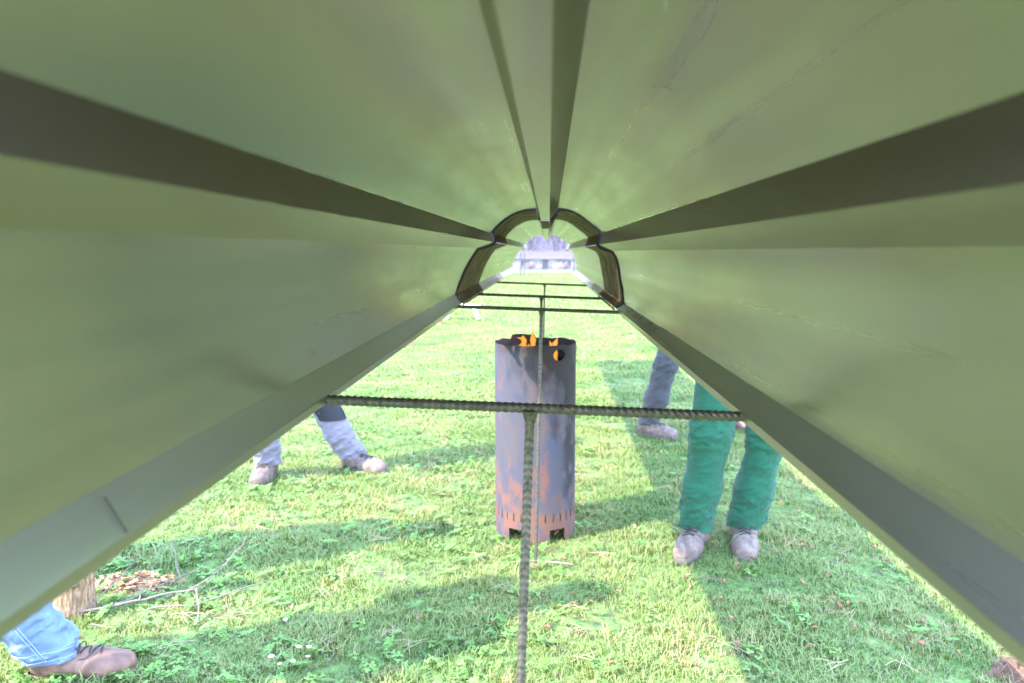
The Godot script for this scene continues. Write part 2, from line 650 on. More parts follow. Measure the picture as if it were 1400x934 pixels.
func build_tunnel() -> void:
	var near := section("nearest grey sheet steel tunnel section, arching over the camera up to the first joint", -0.22, -3.12, M.steel, 0.0, 1.0, 1.0, 0.0030, 0.012, 0.0, -2.12)
	section("brown scorched tunnel section between the two grey ones, above the burning barrel", -3.17, -4.20, M.rust, 1.0, 1.0, 30.0, 0.002, 0.01, -0.003, 0.0)
	section("farthest grey tunnel section, beyond the scorched brown one, open to the hillside", -4.215, -8.2, M.steel, 1.0, 1.0, 60.0, 0.002, 0.012, 0.0, 0.0)
	# black strip added as the shade of the gap round the joint, following the profile
	for sidek in 2:
		var b := mb()
		var src: Array = LF if sidek == 0 else RF
		for run in [[1, 6], [6, 8], [8, 13], [13, 14]]:
			var pts := spline(src, run[0], run[1], 16)
			var path := PackedVector3Array()
			var rad := PackedFloat32Array()
			for i in pts.size():
				var w := 1.008 + 0.004 * nz.get_noise_2d(i * 0.5 + run[0] * 3.0, sidek * 9.0)
				path.append(Vector3(pts[i].x * w, EYE + (pts[i].y + 0.03) * w - 0.03, -3.146))
				rad.append(0.010)
			tube(b, path, rad, 8)
		commit(b, "joint_gap_shade", M.black, near)
	# dark crayon-like mark across the left flange near the mouth
	var b := mb()
	var path := PackedVector3Array()
	var rad := PackedFloat32Array()
	for i in 8:
		var t := i / 7.0
		path.append(Vector3(lerpf(-0.3085, -0.300, t), EYE + lerpf(-0.1705, -0.2005, t), -0.535 - 0.012 * t))
		rad.append(0.0008)
	tube(b, path, rad, 5)
	commit(b, "scratch_mark", M.mark, near)
	# pale scuffs scraped into the right roof panel
	var scuff := std(Color(0.50, 0.50, 0.44), 0.6)
	var roof_line := spline(RN, 8, 13, 40)
	for q in [[10, 19, -1.19, 0.05, 0.0006], [12, 14, -1.23, 0.012, 0.0016], [32, 33, -0.54, 0.05, 0.0012], [25, 29, -0.78, -0.03, 0.0004], [20, 27, -2.3, 0.10, 0.0007], [6, 8, -1.75, 0.08, 0.0006]]:
		b = mb()
		path = PackedVector3Array()
		rad = PackedFloat32Array()
		for i in 9:
			var t := i / 8.0
			var f := lerpf(q[0], q[1], t)
			var c := roof_line[int(f)].lerp(roof_line[mini(int(f) + 1, 39)], f - int(f))
			path.append(Vector3(c.x, EYE + c.y - 0.0006, q[2] + q[3] * (t - 0.5) + 0.012 * t * t))
			rad.append(q[4] * (1.0 - absf(2.0 * t - 1.0) * 0.6))
		tube(b, path, rad, 5)
		commit(b, "scuff_mark", scuff, near)
	# raised weld beads across the scorched section
	var rs: Node3D = get_node("tunnel_section_001")
	for sidek in 2:
		var src: Array = LF if sidek == 0 else RF
		for w in [[8, 13, -3.42], [8, 13, -3.75], [2, 6, -3.5], [2, 6, -3.8]]:
			var c := mb()
			var pts := spline(src, w[0], w[1], 14)
			var pa := PackedVector3Array()
			var ra := PackedFloat32Array()
			for i in pts.size():
				pa.append(Vector3(pts[i].x * 0.99, EYE + pts[i].y * 0.99, w[2]))
				ra.append(0.003)
			tube(c, pa, ra, 6)
			commit(c, "weld_bead", M.weld if M.has("weld") else M.bar, rs)


# ------------------------------------------------------------------ T-posts of ribbed bar
func rebar(b: Dictionary, from: Vector3, to: Vector3, r: float, step: float, herring: bool) -> void:
	var l := from.distance_to(to)
	var d := (to - from) / l
	var fr := frame_of(d)
	var rows := maxi(2, int(l / step))
	var sides := 24 if step < 0.003 else 12
	var p := PackedVector3Array()
	for j in rows + 1:
		var s := l * j / rows
		for i in sides + 1:
			var t := TAU * i / sides
			var rr := r
			if herring:
				var q := fposmod(t, PI) - PI / 2.0
				var w := 0.5 + 0.5 * cos((s + absf(q) * r * 0.9) * TAU / 0.0105)
				rr += 0.0010 * pow(w, 2.0) * clampf((PI / 2.0 - absf(q)) * 2.5, 0.0, 1.0)
				if absf(absf(q) - PI / 2.0) < 0.2:
					rr += 0.0008
			else:
				var w := 0.5 + 0.5 * cos((s - t * r * 1.0) * TAU / (TAU * r / 4.0))
				rr += 0.0015 * pow(w, 2.0)
			p.append(from + d * s + (fr[0] * cos(t) + fr[1] * sin(t)) * rr)
	grid(b, p, sides + 1, rows + 1, true, true)
	fan(b, from, p.slice(0, sides + 1), -d, true)
	fan(b, to, p.slice(rows * (sides + 1)), d, false)


func build_supports() -> void:
	var spec := [
		[-0.022, -1.11, 0.0, 0.0018, "nearest ribbed steel T-post, its crossbar wide across the picture"],
		[-0.019, -3.04, 0.9, 0.003, "second ribbed steel T-post, standing right in front of the burning barrel"],
		[-0.024, -3.93, 0.9, 0.006, "third ribbed steel T-post, just behind the burning barrel"],
		[-0.012, -5.45, 0.7, 0.006, "farthest ribbed steel T-post, under the far tunnel section"]]
	for s in spec:
		var at := Vector3(s[0], 0, s[1])
		var o := thing("t_post", s[4], "post", at, "T-posts carrying the tunnel")
		var turn := Basis(Vector3(0, 0, 1), deg_to_rad(-1.9))
		var top := Vector3(0, 0.997, 0)
		var b := mb()
		rebar(b, top + turn * Vector3(-0.335, 0, 0), top + turn * Vector3(0.325, 0, 0), 0.0062, s[3], false)
		commit(b, "crossbar", M.bar, o)
		var lean := -0.036 if s[2] == 0.0 else -0.02
		b = mb()
		rebar(b, top + Vector3(0, -0.006, 0), Vector3(lean, -0.15, 0), 0.0061, s[3] * 0.8, true)
		commit(b, "upright", M.bar, o)
		b = mb()
		var path := PackedVector3Array()
		var rad := PackedFloat32Array()
		for i in 7:
			var t := i / 6.0
			path.append(top + Vector3(0, -0.003 - 0.017 * t, 0))
			rad.append(0.015 - 0.0075 * sqrt(t) + 0.0008 * sin(i * 2.4))
		tube(b, path, rad, 14)
		commit(b, "weld", M.bar, o)


# ------------------------------------------------------------------ the burning barrel
func build_barrel() -> void:
	var at := Vector3(-0.046, 0, -3.44)
	var o := thing("fire_barrel", "scorched steel fire barrel with slotted foot, flames at its open rim", "fire barrel", at)
	var r := 0.176
	# cuts: [from angle, to angle, from height, to height]; angle 0 faces +Z, towards the tunnel mouth, growing to +X
	var holes := []
	var marks := {}
	for k in 6:
		var a := deg_to_rad(34.0 + k * 60.0)
		holes.append([a - 0.22, a + 0.21, -1.0, 0.050, 0])
	for k in 32:
		var a := TAU * (k + 0.35) / 32.0
		holes.append([a - 0.017, a + 0.017, 0.083, 0.118, 0])
	holes.append([0.42, 0.82, 0.0, 0.0, 1])
	var angles := []
	for i in 181:
		angles.append(TAU * i / 180.0)
	for h in holes:
		if h[4] == 0:
			for e in [h[0], h[1]]:
				angles.append(fposmod(e - 0.0004, TAU))
				angles.append(fposmod(e + 0.0004, TAU))
	angles.sort()
	var b := mb()
	var solid := func(a: float) -> Array:
		var back := absf(angle_difference(a, PI + 0.35))
		var topy := 0.83 + 0.018 * (1.0 - smoothstep(0.30, 0.36, back)) + 0.003 * sin(a * 3.0 + 1.0) + 0.002 * sin(a * 11.0)
		var cut := []
		for h in holes:
			if h[4] == 1:
				var q: float = angle_difference(0.62, a) / 0.17
				if absf(q) < 1.0:
					var e := sqrt(1.0 - q * q) * 0.024
					cut.append([0.790 - e, 0.790 + e])
			elif absf(angle_difference((h[0] + h[1]) / 2.0, a)) < (h[1] - h[0]) / 2.0:
				cut.append([h[2], h[3]])
		cut.sort_custom(func(p, q): return p[0] < q[0])
		var out := []
		var y := 0.0
		for c in cut:
			if c[0] > y:
				out.append([y, c[0]])
			y = maxf(y, c[1])
		out.append([y, topy])
		return out
	for i in angles.size() - 1:
		var a0: float = angles[i]
		var a1: float = angles[i + 1]
		if a1 - a0 < 1e-6:
			continue
		var s0: Array = solid.call(a0)
		var s1: Array = solid.call(a1)
		if s0.size() != s1.size():
			var mid: Array = solid.call((a0 + a1) / 2.0)
			s0 = mid if s0.size() != mid.size() else s0
			s1 = mid if s1.size() != mid.size() else s1
		for k in s0.size():
			var rows := 3
			var po := PackedVector3Array()
			var pi := PackedVector3Array()
			var uv := PackedVector2Array()
			for j in rows:
				for e in 2:
					var a: float = a0 if e == 0 else a1
					var sp: Array = s0[k] if e == 0 else s1[k]
					var y := lerpf(sp[0], sp[1], j / float(rows - 1))
					var dent := 0.0025 * sin(a * 2.0 + y * 3.0)
					po.append(Vector3(sin(a) * (r + dent), y, cos(a) * (r + dent)))
					pi.append(Vector3(sin(a) * (r + dent - 0.004), y, cos(a) * (r + dent - 0.004)))
					uv.append(Vector2(a / TAU, 1.0 - y / 0.86))
			var was: int = b.v.size()
			grid(b, po, 2, rows, true, false, uv)
			for w in rows * 2:
				b.n[was + w] = Vector3(po[w].x, 0, po[w].z).normalized()
			was = b.v.size()
			grid(b, pi, 2, rows, false, false, uv)
			for w in rows * 2:
				b.n[was + w] = -Vector3(po[w].x, 0, po[w].z).normalized()
			for e in [0, rows - 1]:
				var eu := PackedVector2Array([uv[e * 2], uv[e * 2 + 1], uv[e * 2], uv[e * 2 + 1]])
				grid(b, PackedVector3Array([po[e * 2], po[e * 2 + 1], pi[e * 2], pi[e * 2 + 1]]), 2, 2, e == 0, false, eu)
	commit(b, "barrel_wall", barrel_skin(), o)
	# ash, charred sticks and the fire
	b = mb()
	var ring := PackedVector3Array()
	for i in 25:
		ring.append(Vector3(sin(TAU * i / 24.0) * 0.163, 0.52, cos(TAU * i / 24.0) * 0.163))
	fan(b, Vector3(0, 0.56, 0), ring, Vector3.UP, false)
	commit(b, "ash_bed", M.black, o)
	for k in 9:
		b = mb()
		var a := k * 2.4
		var p0 := Vector3(sin(a) * 0.13, 0.53, cos(a) * 0.13)
		var p1 := Vector3(sin(a + 2.2) * 0.10, 0.70 + 0.03 * (k % 3), cos(a + 2.2) * 0.10)
		tube(b, PackedVector3Array([p0, p0.lerp(p1, 0.5) + Vector3(0.008, 0, 0.005), p1]), PackedFloat32Array([0.02, 0.018, 0.016]), 7)
		commit(b, "charred_stick", M.black, o)
	var fm := std(Color(0.02, 0.008, 0.0), 1.0)
	fm.emission_enabled = true
	fm.emission = lin(1.0, 0.36, 0.03)
	fm.emission_energy_multiplier = 0.30
	var fy := fm.duplicate()
	fm.albedo_color.a = 0.55
	fm.transparency = BaseMaterial3D.TRANSPARENCY_ALPHA
	fy.emission = lin(1.0, 0.46, 0.07)
	fy.emission_energy_multiplier = 0.36
	# each flame a smooth tongue of a few tapering strands
	var tongues := [
		[[-0.115, 0.79, 0.10, 0.012, -0.05, 0.825, 0.105, 0.014], [-0.055, 0.80, 0.105, 0.020, -0.045, 0.845, 0.10, 0.010], [-0.045, 0.845, 0.10, 0.010, -0.052, 0.868, 0.10, 0.003], [-0.052, 0.852, 0.10, 0.006, -0.082, 0.860, 0.10, 0.003], [-0.03, 0.79, 0.105, 0.014, -0.025, 0.832, 0.105, 0.004], [-0.06, 0.68, 0.09, 0.03, -0.06, 0.80, 0.10, 0.022]],
		[[-0.012, 0.70, 0.02, 0.022, -0.010, 0.84, 0.02, 0.014], [-0.010, 0.84, 0.02, 0.014, -0.014, 0.884, 0.02, 0.003]],
		[[0.085, 0.72, 0.085, 0.016, 0.080, 0.79, 0.09, 0.017], [0.080, 0.79, 0.09, 0.016, 0.084, 0.832, 0.085, 0.011], [0.084, 0.832, 0.085, 0.011, 0.096, 0.860, 0.08, 0.002], [0.07, 0.81, 0.085, 0.012, 0.060, 0.842, 0.08, 0.004]],
		[[0.02, 0.62, -0.05, 0.035, 0.03, 0.76, -0.05, 0.022], [0.03, 0.76, -0.05, 0.022, 0.024, 0.82, -0.05, 0.003]]]
	for f in tongues.size():
		b = mb()
		var bs := []
		for q in tongues[f]:
			bs.append(bone(Vector3(q[0], q[1], q[2]), q[3] * 0.8, Vector3(q[4], q[5], q[6]), q[7] * 0.7))
		nets(b, bs, 0.004, 0.012)
		var fl := commit(b, "flame", fm, o)
		b = mb()
		for q in bs:
			q[1] *= 0.62
			q[3] *= 0.5
		nets(b, bs, 0.0035, 0.010)
		commit(b, "flame_core", fy, fl)
	var li := OmniLight3D.new()
	li.name = "flame_light"
	li.light_color = Color(1.0, 0.5, 0.15)
	li.light_energy = 0.0006
	li.light_size = 0.05
	li.omni_range = 6.0
	li.omni_attenuation = 2.0
	li.shadow_enabled = true
	li.position = at + Vector3(0, 0.80, 0.02)
	add_child(li)
	# dry bindweed hanging from the rim on the right
	b = mb()
	var vine := PackedVector3Array()
	var vr := PackedFloat32Array()
	for i in 14:
		var t := i / 13.0
		vine.append(Vector3(0.172 + 0.012 * sin(t * 8.0) * t + 0.008 * t, 0.835 - 0.11 * t, 0.02 + 0.01 * sin(t * 6.0)))
		vr.append(0.0012)
	tube(b, vine, vr, 5)
	commit(b, "hanging_wire", M.bark, o)


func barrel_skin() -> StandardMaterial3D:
	var w := 1024
	var h := 512
	var im := Image.create(w, h, false, Image.FORMAT_RGB8)
	var orm := Image.create(w, h, false, Image.FORMAT_RGB8)
	for y in h:
		for x in w:
			var a := TAU * x / w
			var px := sin(a) * 2.0
			var pz := cos(a) * 2.0
			var v := float(y) / h
			var n1 := nz.get_noise_3d(px * 0.5, v * 2.4, pz * 0.5) + 0.5 * nz.get_noise_3d(px * 1.4, v * 7.0, pz * 1.4 + 9.0)
			var n2 := nz.get_noise_3d(px * 0.55 + 30.0, v * 3.2, pz * 0.55) + 0.55 * nz.get_noise_3d(px * 1.6, v * 9.0 + 20.0, pz * 1.6) + 0.3 * nz.get_noise_3d(px * 6.0, v * 36.0, pz * 6.0)
			var c := Color(0.098, 0.085, 0.098).lerp(Color(0.072, 0.076, 0.115), clampf(0.5 + n1, 0.0, 1.0))
			var rust := smoothstep(0.08, 0.8, n2 + (0.42 if v > 0.865 else 0.0) + 0.25 * smoothstep(0.45, 0.85, v))
			c = c.lerp(Color(0.175, 0.078, 0.056), rust * 0.8)
			# sooty run on the right of the front, widened to paint in its shaded side
			var soot_shade := smoothstep(0.42, 0.08, absf(angle_difference(a, 0.98) + 0.12 * n1)) * smoothstep(0.95, 0.72, v) * smoothstep(0.0, 0.4, n1 + 0.35)
			c = c.lerp(Color(0.045, 0.04, 0.042), clampf(soot_shade, 0.0, 1.0))
			var top := clampf(1.5 - v * 4.2 + 0.8 * n1 + 1.3 * sin(a - 0.12) + 0.25 * n2, 0.0, 1.0)  # upper right painted darker as the tunnel's shade, along with scorch at the rim
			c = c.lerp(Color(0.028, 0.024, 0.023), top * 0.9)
			im.set_pixel(x, y, c.linear_to_srgb())
			orm.set_pixel(x, y, Color(1.0, clampf(0.66 + 0.25 * rust + 0.12 * n1, 0.2, 1.0), 0.25 * (1.0 - rust)))
	var m := std(Color.WHITE, 1.0, 1.0)
	m.metallic_specular = 0.28
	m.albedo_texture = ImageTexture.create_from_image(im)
	m.roughness_texture = ImageTexture.create_from_image(orm)
	m.roughness_texture_channel = BaseMaterial3D.TEXTURE_CHANNEL_GREEN
	m.metallic_texture = m.roughness_texture
	m.metallic_texture_channel = BaseMaterial3D.TEXTURE_CHANNEL_BLUE
	return m


# ------------------------------------------------------------------ people
func bone(a: Vector3, ra: float, c: Vector3, rc: float) -> Array:
	return [a, ra, c, rc]


func head_into(b: Dictionary, to: Transform3D) -> void:
	var h := [
		bone(Vector3(0, 0.045, -0.025), 0.088, Vector3(0, 0.035, 0.012), 0.082), bone(Vector3(0, -0.02, 0.02), 0.066, Vector3(0, -0.075, 0.052), 0.034),
		bone(Vector3(-0.04, -0.015, 0.05), 0.034, Vector3(0.04, -0.015, 0.05), 0.034), bone(Vector3(0, 0.01, 0.088), 0.010, Vector3(0, -0.028, 0.108), 0.014),
		bone(Vector3(-0.032, 0.022, 0.078), 0.014, Vector3(0.032, 0.022, 0.078), 0.014), bone(Vector3(-0.016, -0.056, 0.078), 0.010, Vector3(0.016, -0.056, 0.078), 0.010),
		bone(Vector3(-0.082, -0.015, -0.008), 0.012, Vector3(-0.088, 0.022, -0.016), 0.015), bone(Vector3(0.082, -0.015, -0.008), 0.012, Vector3(0.088, 0.022, -0.016), 0.015),
		bone(Vector3(0, -0.06, -0.02), 0.056, Vector3(0, -0.17, -0.035), 0.060)]
	nets(b, h, 0.0065, 0.022, 0.0, [], to)


func hand_into(b: Dictionary, to: Transform3D, m: float) -> void:
	var h := [bone(Vector3(0, 0.03, 0), 0.026, Vector3(0, -0.012, 0), 0.024)]
	var fx := [0.031, 0.011, -0.010, -0.029]
	var fl := [0.068, 0.077, 0.071, 0.055]
	for i in 4:
		var x: float = fx[i] * m
		h.append(bone(Vector3(x * 0.55, -0.015, 0), 0.014, Vector3(x, -0.082, 0.002), 0.0115))
		h.append(bone(Vector3(x, -0.082, 0.002), 0.0095, Vector3(x * 1.05, -0.082 - fl[i] * 0.5, 0.014), 0.0085))
		h.append(bone(Vector3(x * 1.05, -0.082 - fl[i] * 0.5, 0.014), 0.0085, Vector3(x * 1.02, -0.082 - fl[i] * 0.88, 0.036), 0.0070))
	h.append(bone(Vector3(0.018 * m, -0.025, 0.006), 0.016, Vector3(0.045 * m, -0.060, 0.020), 0.0105))
	h.append(bone(Vector3(0.045 * m, -0.060, 0.020), 0.0100, Vector3(0.050 * m, -0.092, 0.032), 0.0080))
	nets(b, h, 0.005, 0.006, 0.0, [], to)


func surface_point(c: Vector3, d: Vector3, bones: Array, k: float, fold: float) -> Vector3:
	var p := c
	for i in 30:
		var e := field(p, bones, k)
		e -= folds(p, fold)
		if e > -0.0005:
			break
		p += d * maxf(-e * 0.7, 0.0006)
	return p


func shoe(root: Node3D, at: Vector3, yaw: float, upper: Material, sole: Material, lace: Material, high := 0.115) -> void:
	var t := Transform3D(Basis(Vector3.UP, yaw).scaled(Vector3.ONE * (1.0 if upper == M.leather else 1.1)), at)
	var b := mb()
	var last := [bone(Vector3(0, 0.045, -0.058), 0.034, Vector3(0, 0.05, -0.01), 0.040), bone(Vector3(0, 0.05, -0.02), 0.042, Vector3(0.002, 0.038, 0.10), 0.040),
		bone(Vector3(-0.010, 0.034, 0.09), 0.037, Vector3(-0.004, 0.032, 0.165), 0.034), bone(Vector3(0.010, 0.034, 0.09), 0.037, Vector3(0.008, 0.032, 0.155), 0.034),
		bone(Vector3(0, 0.07, -0.02), 0.043, Vector3(0, high + 0.03, -0.026), 0.045)]
	nets(b, last, 0.0052, 0.03, 0.0022, [Plane(Vector3(0, -1, 0), -0.016), Plane(Vector3(0, 1, -0.12).normalized(), high)], t)
	var up := commit(b, "shoe", upper, root)
	b = mb()
	var ring := PackedVector3Array()
	var rows := [[0.0, 0.97], [0.004, 1.0], [0.020, 1.0], [0.023, 0.97]]
	var out := PackedVector3Array()
	for r in rows:
		for i in 41:
			var a := TAU * i / 40.0
			var z := 0.052 + 0.152 * cos(a)
			var wd := lerpf(0.040, 0.050, smoothstep(-0.05, 0.12, z)) * pow(absf(sin(a)), 0.62) * signf(sin(a))
			if z > 0.02 and z < 0.08:
				wd *= 0.95
			out.append(t * Vector3(wd * r[1], r[0], 0.052 + (z - 0.052) * r[1]))
	grid(b, out, 41, 4, false, true)
	fan(b, t * Vector3(0, 0.023, 0.05), out.slice(123, 164), Vector3.UP, true)
	commit(b, "sole", sole, up)
	b = mb()
	for k in 5:
		var z := 0.036 + 0.016 * k
		var path := PackedVector3Array()
		for i in 9:
			var u := i / 8.0 * 2.0 - 1.0
			path.append(t * (surface_point(Vector3(0, 0.045, z), Vector3(u * 0.62, 1.0, 0.25).normalized(), last, 0.03, 0.0022) + Vector3(0, 0.0015, 0.005 * u * (1.0 if k % 2 else -1.0))))
		tube(b, path, PackedFloat32Array([0.0015, 0.0024, 0.0028, 0.0028, 0.0028, 0.0028, 0.0028, 0.0024, 0.0015]), 6)
	for s in [-1.0, 1.0]:
		var path := PackedVector3Array()
		var q := surface_point(Vector3(0, 0.05, 0.03), Vector3(0, 1, 0.3).normalized(), last, 0.03, 0.0022)
		for i in 7:
			var u := i / 6.0
			path.append(t * (q + Vector3(s * 0.026 * sin(u * 2.6), 0.008 * sin(u * 3.1) + 0.002 - 0.008 * u, 0.018 * u)))
		tube(b, path, PackedFloat32Array([0.002, 0.002, 0.002, 0.002, 0.002, 0.002, 0.002]), 6)
	var collar := PackedVector3Array()
	var cr := PackedFloat32Array()
	for i in 15:
		var an := -2.3 + 4.6 * i / 14.0
		collar.append(t * (surface_point(Vector3(0, 0.05, 0.075 - 0.012 * cos(an)), Vector3(sin(an) * 0.9, 0.55 + 0.3 * cos(an), cos(an) * 0.8).normalized(), last, 0.03, 0.0022)))
		cr.append(0.0016)
	tube(b, collar, cr, 5)
	commit(b, "lace", lace, up)


# j: the joints of the pose, against the root
func person(label: String, at: Vector3, j: Dictionary, yaw: float, tr: Material, top: Material, shoe_m: Material, hair: Color, fold := 0.010, hem_y := 0.07, cell := 0.011) -> Node3D:
	var root := thing("person", label, "person", at)
	var side := Basis(Vector3.UP, yaw)
	var lean: Vector3 = j.get("lean", Vector3.ZERO)
	var chest: Vector3 = j.pelvis + Vector3(0, 0.36, 0) + side * Vector3(0, 0, 0.01) + lean
	var neck := chest + Vector3(0, 0.20, 0) + lean * 0.6
	var head := neck + side * Vector3(0, 0.155, 0.025)
	var bones := [bone(j.pelvis + side * Vector3(-0.07, 0, 0), 0.11, j.pelvis + side * Vector3(0.07, 0, 0), 0.11), bone(j.pelvis, 0.12, chest, 0.13), bone(chest, 0.12, neck, 0.06), bone(neck, 0.055, head - Vector3(0, 0.08, 0), 0.052)]
	var jacket := [bone(j.pelvis + side * Vector3(-0.065, 0.0, 0), 0.158, j.pelvis + side * Vector3(0.065, 0.0, 0), 0.158), bone(j.pelvis + Vector3(0, 0.0, 0), 0.158, j.pelvis + Vector3(0, 0.16, 0), 0.150), bone(j.pelvis + Vector3(0, 0.16, 0), 0.145, chest, 0.155), bone(chest, 0.15, neck + Vector3(0, -0.03, 0), 0.078)]
	for s in 2:
		var m := -1.0 if s == 0 else 1.0
		var sh := chest + side * Vector3(0.185 * m, 0.10, 0)
		var el: Vector3 = sh + side * Vector3(0.06 * m, -0.28, -0.02)
		var wr: Vector3 = el + side * Vector3(-0.03 * m, -0.22, 0.13)
		bones.append_array([bone(chest + Vector3(0, 0.09, 0), 0.075, sh, 0.062), bone(sh, 0.056, el, 0.042), bone(el, 0.042, wr, 0.029)])
		jacket.append_array([bone(chest + Vector3(0, 0.08, 0), 0.105, sh, 0.083), bone(sh, 0.078, el, 0.062), bone(el, 0.062, wr + (el - wr) * 0.12, 0.046)])
		j["wrist%d" % s] = wr
		j["elbow%d" % s] = el
	var legs := [bone(j.pelvis + side * Vector3(-0.06, 0.02, 0), 0.142, j.pelvis + side * Vector3(0.06, 0.02, 0), 0.142), bone(j.pelvis, 0.145, j.pelvis + Vector3(0, 0.10, 0), 0.14)]
	for s in 2:
		bones.append_array([bone(j.hip[s], 0.082, j.knee[s], 0.056), bone(j.knee[s], 0.056, j.ankle[s] + Vector3(0, 0.09, 0), 0.040)])
		var shin: Vector3 = j.ankle[s] - j.knee[s]
		legs.append_array([bone(j.hip[s], 0.104, j.knee[s], 0.080), bone(j.knee[s], 0.078, j.knee[s] + shin * 0.55, 0.073), bone(j.knee[s] + shin * 0.55, 0.072, j.ankle[s] + Vector3(0, 0.03, 0), 0.071)])
	var b := mb()
	nets(b, bones, 0.018, 0.05)
	head_into(b, Transform3D(side, head))
	for s in 2:
		var wr: Vector3 = j["wrist%d" % s]
		var d: Vector3 = (wr - j["elbow%d" % s]).normalized()
		var z := (side * Vector3(1.0 if s == 0 else -1.0, 0, 0))
		z = (z - d * z.dot(d)).normalized()
		hand_into(b, Transform3D(Basis(-d.cross(z), -d, z), wr + d * 0.02), -1.0 if s == 0 else 1.0)
	var body := commit(b, "body", M.skin, root)
	b = mb()
	nets(b, [bone(Vector3(0, 0.052, -0.034), 0.092, Vector3(0, 0.048, 0.004), 0.088), bone(Vector3(0, 0.0, -0.05), 0.072, Vector3(0, -0.03, -0.05), 0.066)], 0.008, 0.02, 0.004, [Plane(Vector3(0, -0.35, 0.94).normalized(), 0.028)], Transform3D(side, head))
	commit(b, "hair", std(hair, 0.75), body)
	b = mb()
	for s in [-1.0, 1.0]:
		var e := head + side * Vector3(0.031 * s, 0.004, 0.078)
		tube(b, PackedVector3Array([e, e + side * Vector3(0, 0, 0.006), e + side * Vector3(0, 0, 0.010)]), PackedFloat32Array([0.011, 0.009, 0.003]), 10)
	commit(b, "eye", M.black, body)
	b = mb()
	nets(b, legs, cell, 0.035, fold, [Plane(Vector3(0, -1, 0), -hem_y), Plane(Vector3(0, 1, 0), j.pelvis.y + 0.17)])
	var tro := commit(b, "trousers", tr, root)
	b = mb()
	nets(b, jacket, 0.018, 0.06, 0.012, [Plane(Vector3(0, -1, 0), -(j.pelvis.y - 0.12))])
	commit(b, "jacket", top, root)
	for s in 2:
		shoe(root, Vector3(j.ankle[s].x, 0.0, j.ankle[s].z) + Vector3(sin(j.foot[s]), 0, cos(j.foot[s])) * 0.022, j.foot[s], shoe_m, M.sole, M.lace, 0.135)
	root.set_meta("legs", legs)
	root.set_meta("trousers", tro)
	return root


